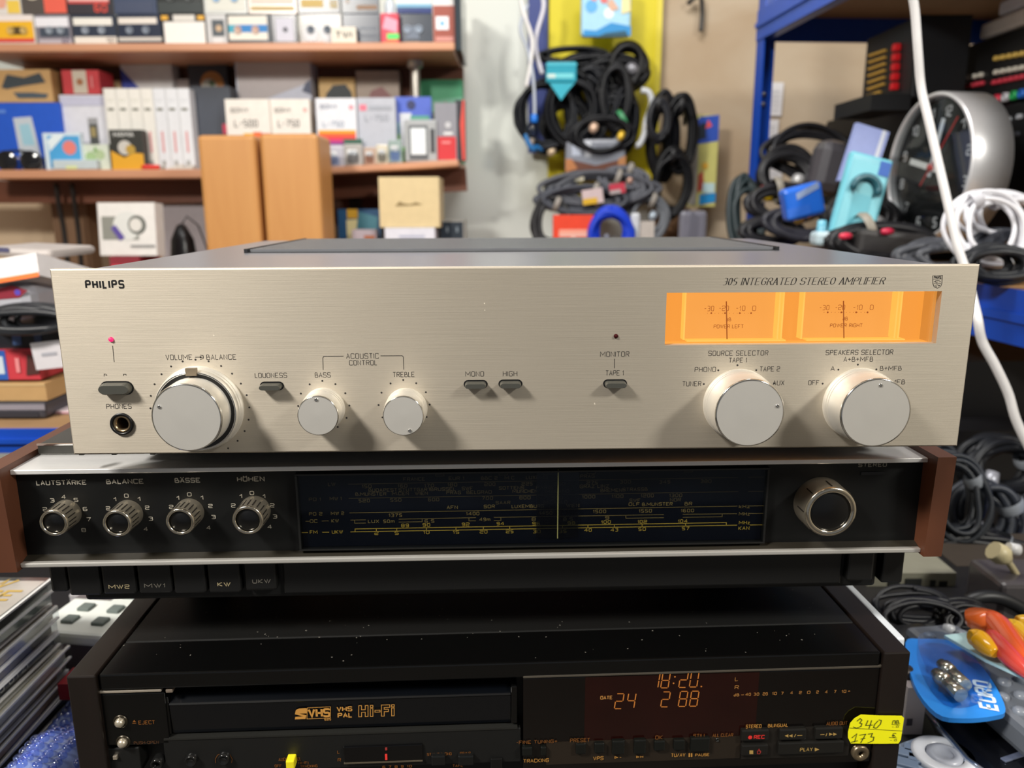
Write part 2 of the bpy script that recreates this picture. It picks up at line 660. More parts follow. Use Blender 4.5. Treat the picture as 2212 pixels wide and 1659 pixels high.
amp_knob(403, 902.5, 76, .0180, -66, 'volume_knob', 92, 'large silver knob set inside a second balance ring')
amp_knob(686.5, 898, 44.5, .0135, -2)
amp_knob(871, 898.5, 44.5, .0135, 158)
amp_knob(1620, 892.5, 75.5, .0180, 75)
amp_knob(1892, 892, 77, .0180, 4)


def button(F, px, py, wpx, hpx, dep, m, name='push_button'):
    x, z = F.loc(px, py, 0)
    k = F.mpp(px, py)
    w_, h_ = wpx*k, hpx*k
    o = F.put(MB().prism(capsule(x, z, w_+.0012, h_+.0012), -.0002, .002), 'button_slot', BLACKP)
    p = capsule(0, 0, w_, h_)
    q = [(a*.95, b*.72) for a, b in p]
    n = len(p)
    mb = MB()
    vs = [(x+a, -.0001, z+b) for a, b in p]+[(x+a, -dep*.7, z+b) for a, b in p]+[(x+a, -dep, z+b) for a, b in q]
    fs = [(i, (i+1) % n, (i+1) % n+n, i+n) for i in range(n)]+[(i+n, (i+1) % n+n, (i+1) % n+2*n, i+2*n) for i in range(n)]+[tuple(range(2*n, 3*n))]
    mb.add(vs, fs)
    F.put(mb, name, m)


BTN = mat('4a4a45', .38, .2, .05)
button(A, 253, 838, 66, 25, .0042, BTN, 'power_button')
for bx, by in ((587.5, 833.5), (1027.5, 830), (1102.5, 829), (1328.5, 828.5)):
    button(A, bx, by, 46, 13.5, .0048, BTN)
# headphone jack
F_ = A.mpp(264, 915)
mb = MB().lathe([(JR, .0002), (JR*.99, .001), (JR*.82, .001), (JR*.78, .0002), (JR*.78, -.004)], (jx, 0, jz), 'y', 40)
A.put(mb, 'jack_collar', BLACKP)
A.put(MB().lathe([(JR*.79, -.002), (JR*.77, .0005), (JR*.60, .0005), (JR*.54, -.002), (JR*.50, -.012)], (jx, 0, jz), 'y', 40), 'jack_sleeve', mat('a08c70', .3, .9), label='brass coloured jack sleeve')
A.put(MB().lathe([(JR*.80, -.0115), (0, -.012)], (jx, 0, jz), 'y', 40), 'jack_bottom', BLACKP)
# lamps in the panel
for (px, py, r_, m, nm, lb) in ((240, 733, 5.6, emit('ff1478', 1.0), 'power_light', 'glowing magenta red power light'), (1330.5, 726, 5, mat('3a0c10', .6, 0, .1, 60, 0, None, 0, 1, .1), 'monitor_light', 'dark red unlit monitor light')):
    x, z = A.loc(px, py)
    k = r_*A.mpp(px, py)
    A.put(MB().lathe([(k, -.0005), (k*.95, .0004), (k*.6, .0009), (0, .0011)], (x, 0, z), 'y', 20), nm, m, label=lb)

# printing on the panel
PY = -.00005


def print_on(F, items, m, name='lettering', y=PY, parent=None, label=None):
    mb = MB()
    for it in items:
        F.txt(mb, *it[:6], y, **(it[6] if len(it) > 6 else {}))
    return F.put(mb, name, m, parent, label)


print_on(A, [('PHILIPS', 226, 614.3, 80, 14.5, 3.9, dict(sp_=3.0))], mat('141416', .5), 'maker_lettering', label='bold black maker lettering')
IT = [('VOLUME', 386.5, 771.7, 56, 10.3, 1.15), ('BALANCE', 478, 771.3, 63, 10.3, 1.15), ('LOUDNESS', 585, 810.7, 68, 9.6, 1.15), ('PHONES', 256.6, 877.8, 53, 9.6, 1.15),
      ('ACOUSTIC', 782.8, 769, 69, 10.4, 1.15), ('CONTROL', 784.4, 783.6, 59, 10, 1.15), ('BASS', 697, 810, 33, 9.8, 1.15), ('TREBLE', 872, 809, 46, 10, 1.15),
      ('MONO', 1025.3, 807.7, 39, 10, 1.15), ('HIGH', 1101.8, 807.3, 30, 10, 1.15), ('MONITOR', 1328, 765, 62, 10.2, 1.15), ('TAPE 1', 1327.7, 805.6, 38, 10, 1.15),
      ('SOURCE SELECTOR', 1595, 762.8, 129, 9.8, 1.15), ('TAPE 1', 1594, 778, 38, 9.6, 1.15), ('PHONO', 1523.6, 798, 45, 9.6, 1.15), ('TUNER', 1494.4, 829, 40, 9.6, 1.15),
      ('TAPE 2', 1663, 797, 43, 9.6, 1.15), ('AUX', 1682, 827, 24, 9.6, 1.15), ('SPEAKERS SELECTOR', 1856.8, 761, 146, 9.8, 1.15), ('A+B+MFB', 1854.4, 776, 63, 9.4, 1.15),
      ('A', 1799, 796, 8, 9.2, 1.15), ('B+MFB', 1924.5, 795.5, 46, 9.2, 1.15), ('OFF', 1758, 826.6, 23, 9.2, 1.15), ('MFB', 1940, 825, 30, 9.2, 1.15)]
for it in IT:
    print_on(A, [it], INK)
mb = MB()
A.txt(mb, '305 INTEGRATED STEREO AMPLIFIER', 1738, 607.3, 350, 14, 1.55, PY, .26, True)
A.put(mb, 'model_lettering', INK, label='slanted serif lettering along the top right')
for pl, wl in (([(243.2, 747), (246.6, 782)], 1.3), ([(698, 799), (697.3, 773), (699.5, 769.8), (742, 769.3)], 1.3), ([(822, 768.8), (869, 768.6), (871.5, 771.5), (872.2, 798.5)], 1.3), ([(1327.5, 775), (1327.5, 795.5)], 1.3)):
    A.put(A.ink(MB(), [pl], wl, PY), 'guide_line', INK)
mb = MB()
A.ink(mb, [[(421, 771.7), (438, 771.6)], [(432, 767), (438.5, 768), (439.5, 771.6), (438.5, 775), (432, 776.5)]], 1.2, PY)
A.dot(mb, 433.3, 771.6, 2.2, PY)
A.put(mb, 'arrow_mark', INK)
for q in ([[(224, 808), (228, 808), (231, 810), (228, 811)], [(225, 808), (224.6, 813)]], [[(266, 808.5), (272, 808.5), (272.5, 811)], [(267, 808.5), (267, 812)]]):
    A.put(A.ink(MB(), q, 1.2, PY), 'worn_lettering', INK)
mb = MB()
dx, dz = A.loc(432, 881)
rr = 106*A.mpp(432, 881)
pts = [(dx+rr*math.sin(R(15*k)), dz+rr*math.cos(R(15*k))) for k in range(-10, 11)]
for cx_, cy_ in ((699.5, 876.5), (873, 874.5)):
    x, z = A.loc(cx_, cy_)
    rr = 55*A.mpp(cx_, cy_)
    pts += [(x+rr*math.sin(R(30*k)), z+rr*math.cos(R(30*k))) for k in range(-5, 6)]
pts += [A.loc(a, b) for a, b in ((1551.6, 800), (1593, 789), (1633.6, 799.6), (1520.3, 829.7), (1672, 828), (1811, 798.5), (1853, 787.6), (1893, 798), (1777, 828.6), (1926, 826))]
k = .00047
dot0 = None
for x, z in pts:
    if dot0 is None:
        dot0 = A.put(MB().add([(k*math.cos(2*math.pi*i/10), 0, k*math.sin(2*math.pi*i/10)) for i in range(10)], [tuple(range(10))]), 'scale_dot', INK)
        o = dot0
    else:
        o = dot0.copy()
        COL.objects.link(o)
    o.location = (x, PY, z+A.base)
# crest
mb = MB()
A.ink(mb, [[(2015, 596), (2036, 595), (2034.5, 613), (2032, 619), (2025, 622.5), (2018, 619.5), (2015.5, 613)]], 1.2, PY, closed=True)
A.ink(mb, [[(2016, 603), (2035, 602.2)], [(2017, 613), (2021, 611), (2025, 613), (2029, 611.5), (2033, 613)], [(2017.5, 609), (2021, 606.5), (2025, 605.5), (2029, 606.5), (2032.5, 609)], [(2019, 616.5), (2024, 615), (2031, 616.5)]], 1.0, PY)
A.txt(mb, 'PHILIPS', 2025.5, 599, 15, 4, 1.1, PY)
for px, py in ((2020.5, 608.5), (2028.5, 617.5), (2024, 609.5), (2022, 618.5)):
    A.dot(mb, px, py, 1.3, PY, 0, 5)
A.put(mb, 'crest', INK, label='small shield crest with waves and stars')
for pl in ([(1046, 654), (1047, 657)], [(1047, 669), (1047.5, 671)], [(1284, 870), (1285, 874)], [(460, 723), (463, 726)]):
    A.put(A.ink(MB(), [pl], 2.2, PY), 'paint_speck', mat('d8cfbe', .6))

# meter window
win = empty('meter_window', ((wx0+wx1)/2, 0, (wz0+wz1)/2+A.base), 0, 'orange lit window with two power meters')
win.parent = A.root
win_dx, win_dz = -win.location.x, -((wz0+wz1)/2)


def wput(mb, name, m, label=None):
    o = mb.build(name, m, win, (win_dx, 0, win_dz))
    if label:
        o['label'] = label
    return o


DEP = .013
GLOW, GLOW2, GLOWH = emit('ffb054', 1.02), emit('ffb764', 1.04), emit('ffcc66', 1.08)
mb = MB()
mb.add([(wx0-.02, DEP, wz0-.01), (wx1+.02, DEP, wz0-.01), (wx1+.02, DEP, wz1+.01), (wx0-.02, DEP, wz1+.01)], [(0, 1, 2, 3)])
mb.add([(wx0-.0006, .004, wz0-.0003), (wx1+.0006, .004, wz0-.0003), (wx1+.0006, DEP, wz0-.0003), (wx0-.0006, DEP, wz0-.0003)], [(0, 1, 2, 3)])
mb.add([(wx0-.0006, .004, wz1+.0003), (wx1+.0006, .004, wz1+.0003), (wx1+.0006, DEP, wz1+.0003), (wx0-.0006, DEP, wz1+.0003)], [(0, 1, 2, 3)])
for xx in (wx0-.0006, wx1+.0006):
    mb.add([(xx, .004, wz0-.01), (xx, DEP, wz0-.01), (xx, DEP, wz1+.01), (xx, .004, wz1+.01)], [(0, 1, 2, 3)])
wput(mb, 'light_box', GLOW, 'glowing orange light box')
MINK = emit('b8642a', .85)
for (xl, xr, yb, t0, nx, lab) in ((1478, 1684, 731, [('-30', 1532, 666.5, 20, 10), ('-20', 1564, 666, 20, 10), ('-10', 1600, 666, 19, 10), ('0', 1629, 666, 7, 10), ('dB', 1574, 690, 10, 7), ('POWER LEFT', 1574, 705, 64, 7)], (1569, 651, 1570.5, 734), 'left'),
                                  (1733, 1938, 729, [('-30', 1781, 664.5, 20, 10), ('-20', 1815, 664, 20, 10), ('-10', 1853, 664, 19, 10), ('0', 1883, 664, 7, 10), ('dB', 1826, 688, 10, 7), ('POWER RIGHT', 1828, 703, 70, 7)], (1822, 650, 1823, 732), 'right')):
    yo = DEP-.003
    x0, zb = A.loc(xl, yb, yo)
    x1, _ = A.loc(xr, yb, yo)
    wput(MB().box(x0, yo, zb, x1, DEP-.0005, wz1+.004), 'meter_face', GLOW2, 'glowing orange '+lab+' meter face')
    mb = MB()
    for t, px, py, wpx, hpx in t0:
        A.txt(mb, t, px, py, wpx, hpx, 1.1, yo-.0002)
    b0 = 1536.5 if lab == 'left' else 1788
    yy = 676.5 if lab == 'left' else 674.7
    for d_ in (0, 29.5, 61.5, 86):
        A.dot(mb, b0+d_, yy, 2.0, yo-.0002, 0, 10)
    for i in range(12):
        A.dot(mb, b0-8+i*8, yy, .7, yo-.0002, 0, 6)
    wput(mb, 'meter_scale', MINK, 'brown meter scale and lettering')
    yn = yo-.002
    mb = MB()
    a, b = A.loc(nx[0], nx[1], yn), A.loc(nx[2], nx[3], yn)
    mb.tube([(a[0], yn, a[1]), (b[0], yn, b[1])], .00026, 6)
    px, pz = A.loc(nx[2]+1, nx[3]+1.5, yn)
    mb.box(px-.0022, yn, pz-.0003, px+.0022, yn+.001, pz+.0004)
    wput(mb, 'needle', emit('b05c24', .8), 'thin brown needle')
    # clear meter cover: lit edges
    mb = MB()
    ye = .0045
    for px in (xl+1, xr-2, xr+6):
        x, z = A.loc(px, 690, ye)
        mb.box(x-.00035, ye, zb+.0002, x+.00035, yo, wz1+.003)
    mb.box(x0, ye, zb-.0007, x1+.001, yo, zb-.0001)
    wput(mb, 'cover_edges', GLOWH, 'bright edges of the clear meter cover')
x, z = A.loc(2012, 690, .004)
wput(MB().box(x, .0042, wz0, x+.0022, DEP-.0003, wz1+.003), 'window_post', emit('e09848', .95))
wput(MB().box(wx0-.002, .0041, wz0-.002, wx1+.002, .0046, wz1+.002), 'window_pane', pane('fff4e0', 1., .97))

# ================================================================== RADIO TUNER
RD = Frame((-.0175, .3749, -.1262), .0308, .1022)
RD.start('radio_tuner', 'long black radio tuner with tuning dial and brown wooden ends, under the silver amplifier', 'radio')
RW, RH = .2282, .0502
FACE = mat('0b0c0c', .5, 0, .08, 200, 0, None, 0, 1, .3)
SILV = brushed('e6e5e4', .33, (6, 700, 700), .05, .1, .45)
WOODS = wood('45271a', '633a26', .45, (4, 2, 1), 9)
RD.put(MB().rbox(-RW, .0022, -.0024, RW, .27, 0, .0004), 'top_plate', SILV, label='polished silver top plate with bright front lip')
RD.put(MB().rbox(-RW+.001, .026, 0, RW-.001, .26, .0058, .0008), 'raised_cover', mat('3c3b37', .4, .3), label='dark grey raised cover under the amplifier')
RD.put(MB().box(-RW+.001, .0258, .0052, RW-.001, .0268, .0061), 'cover_trim', CHROME)
RD.put(MB().box(-RW, .0065, -RH+.003, RW, .27, -.0022), 'front_face', FACE, label='matt black front')
LZ0, LZ1 = RD.loc(130, 1216, -.0008)[1], RD.loc(130, 1197, .0065)[1]
RD.put(MB().rbox(-RW, -.0008, -RH, RW, .0022, LZ0, .0006), 'lower_trim', brushed('cfccc6', .3, (6, 700, 700), .05, .1, .6), label='polished silver lower strip')
# sloping lip above the lower trim
RD.put(MB().add([(-RW, .0066, LZ1), (RW, .0066, LZ1), (RW, .0016, LZ0-.0003), (-RW, .0016, LZ0-.0003)], [(0, 1, 2, 3)]), 'sloping_lip', mat('2b2822', .3, 0, .1))
for sx, k in ((-1, .0098), (1, .0094)):
    x0, x1 = sorted((sx*RW, sx*(RW+k)))
    p = MB().add([(x, y, z) for x in (x0, x1) for y, z in ((-.006, .003), (.27, .003), (.27, -RH-.001), (-.0035, -RH-.001))],
                 [(0, 1, 2, 3), (7, 6, 5, 4), (0, 4, 5, 1), (1, 5, 6, 2), (2, 6, 7, 3), (3, 7, 4, 0)])
    RD.put(p, 'wooden_end', WOODS, label='reddish brown wooden end panel')
# lower key housing
RD.put(MB().rbox(-RW+.0215, .014, -.0765, RW-.0140, .26, -RH+.001, .002), 'key_housing', mat('080808', .6), label='black housing behind the keys')
for sx in (-.17, .15):
    for y in (.09, .22):
        RD.put(MB().lathe([(.013, 0), (.014, .024), (.014, .027)], (sx, y, -.1022), 'z', 20), 'foot', BLACKP)
KEY = mat('0c0c0c', .45, 0, .08)
for (xa, xb, yb, t) in ((110, 148, 1280, ''), (150, 221, 1288, ''), (223, 297, 1285, 'MW2'), (300, 374, 1283, 'MW1'), (376, 448, 1283, ''), (451, 523, 1282, 'KW'), (530, 600, 1277, 'UKW'), (1828, 1886, 1256, '')):
    yk = .009
    x0, zb = RD.loc(xa, yb, yk)
    x1, _ = RD.loc(xb, yb, yk)
    ko = RD.put(MB().rbox(x0+.0002, yk, zb, x1-.0002, .03, -RH-.0006, .0013), 'band_key', KEY)
    if t:
        xm = (xa+xb)/2
        mb = MB()
        RD.txt(mb, t, xm-3 if t != 'UKW' else xm, 1267.5 if t == 'MW2' else (1265 if t == 'MW1' else (1262 if t == 'KW' else 1255.5)), 43 if t[0] == 'M' else (27 if t == 'KW' else 38), 8, 1.6, yk-.0002)
        RD.put(mb, 'key_lettering', mat('a89a78' if t in ('MW2', 'KW') else '6c6860', .5), ko)
x0, zb = RD.loc(612, 1262, .012)
x1, _ = RD.loc(1818, 1240, .012)
RD.put(MB().rbox(x0, .012, -.0735, x1, .03, -RH-.0006, .001), 'blank_plate', KEY)
x0, _ = RD.loc(1888, 1245, .02)
RD.put(MB().rbox(x0, .012, -.0735, x0+.0115, .03, -RH-.0006, .001), 'end_block', KEY)

RY = .0065-.0002
SPR = mat('a39d90', .5)
for t, px, py, wd, hh in (('LAUTST\u00c4RKE', 132.5, 1042.5, 105, 9), ('BALANCE', 269.7, 1040, 78, 9), ('B\u00c4SSE', 405, 1037.5, 53, 9), ('H\u00d6HEN', 541.7, 1034.7, 57, 9)):
    print_on(RD, [(t, px, py, wd, hh, 2.1)], SPR, y=RY)
print_on(RD, [('STEREO', 1885, 1004, 61, 7.5, 1.5)], mat('8a8578', .5), y=RY)
x, z = RD.loc(1885, 1022, .0065)
RD.put(MB().box(x-.0062, .0060, z-.0008, x+.0062, .0068, z+.0008), 'stereo_lamp_slot', mat('101012', .2))
scales = [[('3', 112.8, 1081), ('4', 137.4, 1073.4), ('5', 164, 1080), ('6', 183.7, 1099.5), ('7', 191.6, 1122), ('8', 180.8, 1145), ('2', 97, 1100)],
          [('0', 272.9, 1070.8), ('1', 248, 1078.6), ('1', 300, 1077.8), ('2', 233.5, 1098), ('2', 318, 1096.6), ('3', 325.5, 1120.6), ('4', 314.8, 1143)],
          [('0', 408.9, 1068), ('1', 384, 1075.7), ('1', 436, 1075), ('2', 369.8, 1095), ('2', 454.6, 1093), ('3', 461, 1116.8), ('4', 450.5, 1140)],
          [('0', 544, 1065), ('1', 520, 1072), ('1', 570, 1072), ('2', 504, 1092), ('2', 588, 1091.7), ('3', 593.8, 1115.7), ('4', 582.5, 1138)]]
for sc_ in scales:
    print_on(RD, [(t, px, py, 8 if t != '1' else 4.5, 7.6, 1.5) for t, px, py in sc_], SPR, 'scale_numbers', RY)

GUN = mat('cfc4b0', .28, .85, .05)


def radio_knob(px, py, rpx, dep, ridges, name='radio_knob', lab=None):
    yf = .0065-dep
    x, z = RD.loc(px, py, yf)
    r_ = rpx*RD.mpp(px, py, yf)
    rt = empty(name, (x, .0065, z+RD.base), 0)
    rt.parent = RD.root
    if lab:
        rt['label'] = lab
    MB().lathe([(r_*1.02, 0), (r_*1.02, .0015), (r_*.99, dep-.0012), (r_*.98, dep-.0008)], (0, 0, 0), 'y', 48).build('knob_body', GUN, rt)
    MB().lathe([(r_*.985, dep-.001), (r_*.95, dep), (r_*.80, dep), (r_*.76, dep-.0007), (r_*.755, dep-.0016)], (0, 0, 0), 'y', 48).build('knob_ring', mat('d8d0c0', .16, 1, .03), rt, None)
    MB().lathe([(r_*.765, dep-.0016), (r_*.66, dep-.0009), (0, dep-.0007)], (0, 0, 0), 'y', 40).build('knob_cap', mat('070708', .3, 0, .1), rt)
    for i in range(ridges):
        a = 2*math.pi*i/ridges
        mb = MB().box(-.00028, -dep+.0016, r_*.985, .00028, -dep*.38, r_*1.022)
        mb.xf(Matrix.Rotation(a, 4, 'Y')).build('knob_groove', mat('2a2622', .5, .3), rt)


for px, py, r_ in ((115, 1130.5, 30.5), (252, 1131.5, 31), (388.5, 1128, 31), (534.5, 1124.5, 33.5)):
    radio_knob(px, py, r_, .0135, 20)
radio_knob(1795.5, 1107, 57.5, .0145, 8, 'tuning_knob', 'large tuning knob with chrome ring and black centre')

# dial
DY = .0045
dl = [RD.loc(646, 1024, .0065), RD.loc(1652, 1010.5, .0065), RD.loc(1648, 1165, .0065), RD.loc(654, 1179, .0065)]
dx0, dx1 = dl[0][0], dl[1][0]
dz1, dz0 = (dl[0][1]+dl[1][1])/2, (dl[2][1]+dl[3][1])/2
dial = RD.put(MB().box(dx0, .0058, dz0, dx1, .0066, dz1), 'tuning_dial', mat('060a14', .4, 0, .15, 30, 0, None, 0, 1, .3), label='dark blue tuning dial with dim yellow scales')
DYY = .0056
AM1, AM2, AM3 = mat('c4a03a', .6), mat('8c7440', .6), mat('58492c', .6)


def dtxt(lst, m, hh=6.6, st=1.25):
    mb = MB()
    for t, px, py in lst:
        n = sum(.6 if c in '1I. ' else 1 for c in t)
        RD.txt(mb, t, px, py, n*(7.6 if hh > 6 else 7.2), hh, st, DYY)
    RD.put(mb, 'dial_lettering', m, dial)


dtxt([('FRANCE', 894.7, 1034.7), ('EUR 1', 985.8, 1033), ('BBC 2', 1057, 1032.7), ('M C', 1100.7, 1032), ('LUXEMB', 1159.5, 1031), ('PRAG', 1269, 1028.6)], AM3)
dtxt([('LW', 716.7, 1046), ('150', 792, 1050.6), ('160', 869.4, 1049.5), ('170', 927, 1048.7), ('180', 977, 1047), ('200', 1058, 1046), ('225', 1138.5, 1045), ('250', 1208.6, 1045), ('275', 1279, 1042.5), ('300', 1351, 1040.8), ('345', 1436, 1040.8), ('380', 1525, 1039.5)], AM3)
dtxt([('BUDAPEST', 827, 1058.5), ('STUTTGART', 896, 1057.6), ('BRUSSEL', 957, 1056.5), ('SWF', 1009.6, 1055), ('SOTTENS', 1105, 1053.7), ('PARIS', 1176, 1053), ('GRAZ LINZ', 1284, 1050.4)], AM3)
dtxt([('B.MUNSTER', 801, 1067), ('M.CEN', 865, 1066), ('WIEN', 910, 1065.5), ('PRAG', 980, 1064), ('BELGRAD', 1035, 1063), ('MUNCHEN', 1134, 1061), ('MAILAND', 1204, 1061), ('BREMEN', 1320.5, 1059), ('STRASSB', 1372, 1057)], AM3)
dtxt([('PO 1', 680, 1078.6), ('MW 1', 725, 1077), ('520', 786.8, 1081.5), ('550', 855, 1080), ('600', 936.7, 1079), ('700', 1053, 1076), ('800', 1134, 1075), ('900', 1204, 1075), ('1000', 1271.6, 1073), ('1100', 1334, 1072), ('1200', 1398, 1070.6), ('1300', 1459.5, 1070)], AM3)
dtxt([('SAAR', 1086.6, 1085.7), ('M.CARLO', 1200, 1084.5), ('SWF', 1371.6, 1080.8), ('NDR', 1459, 1079.5)], AM3)
dtxt([('AFN', 977, 1095.8), ('SDR', 1057, 1094), ('LUXEMBURG', 1140, 1093.5), ('WIEN', 1237, 1092), ('DLF', 1370, 1089), ('B.MUNSTER', 1420, 1089), ('BR', 1487, 1088)], AM2)
dtxt([('PO 2', 682, 1110), ('MW 2', 729, 1109), ('1375', 854, 1113), ('1400', 1021, 1109.5), ('1450', 1179, 1108), ('1500', 1295, 1104.8), ('1550', 1394, 1103.5), ('1600', 1485, 1102.8), ('kHz', 1608, 1094), ('MHz', 1608, 1110)], AM2)
dtxt([('OC', 677.5, 1125.7), ('KW', 724, 1125), ('LUX', 807, 1126), ('50m', 840, 1126), ('6.5', 927.7, 1125.7), ('49m', 1047, 1122), ('8', 1153, 1121.5), ('8.5', 1227, 1121.5), ('9', 1311.6, 1118.7)], AM2)
dtxt([('89', 875, 1135), ('90', 921, 1134), ('92', 1006, 1132.7), ('94', 1081, 1131), ('96', 1158, 1131), ('98', 1234, 1130), ('100', 1309, 1127.6), ('102', 1387.6, 1126.8), ('104', 1475, 1125.6), ('MHz', 1608, 1129)], AM1)
dtxt([('FM', 677.5, 1149.6), ('UKW', 729, 1149), ('2', 813, 1151.8), ('5', 857, 1151.5), ('10', 921, 1150), ('15', 985, 1149.6), ('20', 1044.6, 1148.7), ('25', 1101, 1148), ('30', 1159.5, 1148), ('35', 1215.6, 1147.6), ('40', 1270, 1145), ('43', 1327, 1144.6), ('50', 1387, 1143), ('57', 1481, 1141.5), ('KAN', 1607, 1140.8)], AM1)
mb = MB()
RD.ink(mb, [[(752, 1045.9), (1594, 1031.4)], [(1616, 1031), (1650, 1030.4)], [(753, 1076.6), (1595, 1061.8)], [(1616, 1061.5), (1650, 1061)]], 1.0, DYY)
RD.put(mb, 'scale_line', AM3, dial)
mb = MB()
RD.ink(mb, [[(755, 1108), (1593, 1093.3)], [(1620, 1093), (1650, 1092.5)], [(757, 1123.5), (790, 1123)], [(766, 1123.5), (766, 1130.2), (790, 1129.8)],
            [(861, 1121.5), (1028, 1118.2)], [(861, 1127.8), (912, 1127), (912, 1120.6)], [(1013, 1118.6), (1013, 1125.3), (1028, 1125)],
            [(1067, 1124.6), (1082, 1124.2), (1082, 1117.4)], [(1067, 1117.6), (1434, 1111.7)], [(1352, 1113), (1352, 1119.5), (1434, 1118.3)],
            [(1475, 1111), (1592, 1109.6)], [(1475, 1117.5), (1560, 1116.2), (1560, 1110)], [(1620, 1109.3), (1650, 1109)], [(660, 1126), (669, 1126)], [(695, 1125.5), (710, 1125.2)]], 1.2, DYY)
RD.put(mb, 'scale_line', AM2, dial)
mb = MB()
RD.ink(mb, [[(767, 1148.6), (767, 1142.6), (1569, 1128.8), (1569, 1134.6)], [(757, 1149), (1592, 1134.4)], [(1620, 1134), (1650, 1133.6)], [(652, 1150.5), (665, 1150.3)], [(696, 1149.8), (711, 1149.6)]]
       + [[(x, 1142.4-(x-767)*.0172), (x, 1149.5-(x-767)*.0172)] for x in (813, 857, 921, 985, 1044, 1101, 1215, 1270, 1327, 1387, 1481)], 1.6, DYY)
RD.put(mb, 'scale_line', AM1, dial)
mb = MB()
for px in (950, 1087, 1182, 1277, 1372, 1487):
    yy = 1026.5-(px-950)*.0165
    RD.ink(mb, [[(px-9, yy-2), (px+9, yy-2.3), (px+9, yy+1.7), (px-9, yy+2)]], .9, DYY, closed=True)
RD.put(mb, 'scale_boxes', AM3, dial)
# pointer on its clear carriage
x0, z0 = RD.loc(1158.5, 1162, .0046)
x1, z1 = RD.loc(1251, 1015, .0046)
RD.put(MB().box(x0, .0046, z0, x1, .0052, z1-.0005), 'pointer_carriage', pane('c8ccd8', .9, .97, .2, .03), dial, 'clear pointer carriage')
x0, z0 = RD.loc(1203.6, 1163, .0042)
x1, z1 = RD.loc(1206.8, 1015, .0042)
RD.put(MB().box(x0, .0041, z0, x1, .0047, z1), 'pointer', mat('d8c878', .4), dial, 'pale yellow tuning pointer')
RD.put(MB().box(dx0-.0005, .0032, dz0-.0004, dx1+.0005, .0040, dz1+.0004), 'dial_glass', pane('e8ecf0', .8, .97, .03, .012), dial)
mb = MB().box(dx0-.0014, .0030, dz1+.0002, dx1+.0014, .0068, dz1+.001).box(dx0-.0014, .0030, dz0-.001, dx1+.0014, .0068, dz0-.0002)
mb.box(dx0-.0014, .0030, dz0, dx0-.0004, .0068, dz1).box(dx1+.0004, .0030, dz0, dx1+.0014, .0068, dz1)
RD.put(mb, 'dial_surround', mat('121211', .4), dial)

# ================================================================== VIDEO RECORDER
V = Frame((-.0075, .3644, -.2286), .0453, .1054)
V.start('video_recorder', 'big glossy black video recorder at the bottom of the stack with amber display', 'video recorder')
VB = mat('070707', .2, 0, .1, 80)
VM = mat('0b0b0a', .5, 0, .1, 300, .04)
VW = wood('0e0a08', '1c1410', .38, (6, 1, 1), 14)
VW2 = .215
for sx in (-1, 1):
    x0, x1 = sorted((sx*VW2, sx*(VW2-.0142)))
    V.put(MB().rbox(x0, -.0008, -.0985, x1, .34, 0, .0008), 'side_panel', VW, label='dark wood grained side panel')
xi = VW2-.0152
V.put(MB().rbox(-xi, .0005, -.0090, xi, .031, -.0003, .0009), 'top_rail', VB, label='glossy black front edge rail')
V.put(MB().rbox(-xi, .0318, -.02, xi, .34, -.0006, .0006), 'top_cover', VM, label='matt black dusty top cover')
V.put(MB().box(-xi, .012, -.0980, xi, .335, -.0088), 'chassis', mat('0b0b0b', .5))
for sx in (-.17, .17):
    for y in (.03, .3):
        V.put(MB().lathe([(.014, 0), (.015, .007)], (sx, y, -.1054), 'z', 18), 'foot', BLACKP)
mb = MB()
rnd = random.Random(3)
for i in range(150):
    x, y = rnd.uniform(-xi, xi), rnd.uniform(.003, .12)
    s_ = rnd.uniform(.00012, .0004)
    zt = -.0004 if y > .0318 else -.00015
    a = rnd.uniform(0, 6.3)
    mb.add([(x+s_*1.6*math.cos(a), y+s_*1.6*math.sin(a), zt), (x-s_*math.sin(a), y+s_*math.cos(a), zt), (x-s_*1.6*math.cos(a), y-s_*1.6*math.sin(a), zt), (x+s_*math.sin(a), y-s_*math.cos(a), zt)], [(0, 1, 2, 3)])
o = V.put(mb, 'dust', mat('77736a', .9))
o['kind'] = 'stuff'


def vrect(xa, ya, xb, yb, y0, y1, bev=0.0006):
    """plate whose corners show at the given photo pixels of the front plane y0"""
    p, q = V.loc(xa, yb, y0), V.loc(xb, ya, y0)
    x0, x1 = p[0], q[0]
    zm0 = p[1]
    zm1 = V.loc(xa, ya, y0)[1]
    if bev and min(x1-x0, zm1-zm0, y1-y0) > 2.2*bev:
        return MB().rbox(x0, y0, zm0, x1, y1, zm1, bev)
    return MB().box(x0, y0, zm0, x1, y1, zm1)


ORG, ORD = mat('b9853e', .5), mat('7a4a1c', .5)
lp = V.put(vrect(212, 1500, 355, 1612, .002, .013), 'eject_panel', VB, label='gloss black panel with two small buttons')
V.put(vrect(210, 1493, 348, 1499, .0015, .006, .0004), 'silver_strip', mat('d9cdbc', .4, .8, .1, 400), label='silver strip above the eject panel')
V.put(vrect(358, 1490, 372, 1497, .0015, .006, .0003), 'silver_strip', mat('b9a898', .4, .8, .1, 400))
for px, py in ((258, 1562), (264, 1606)):
    x, z = V.loc(px, py, .0005)
    k = 10.5*V.mpp(px, py)
    V.put(MB().lathe([(k*1.5, -.003), (k*1.42, -.0012), (k*1.05, -.0012), (k*1.0, -.002)], (x, 0, z), 'y', 28), 'button_ring', mat('3a342a', .3, .6))
    V.put(MB().lathe([(k*.98, -.003), (k*.95, -.0002), (k*.75, .0008), (k*.4, .0013), (0, .0014)], (x, 0, z), 'y', 28), 'round_button', mat('cfc4b0', .3, .7), label='small silver round button')
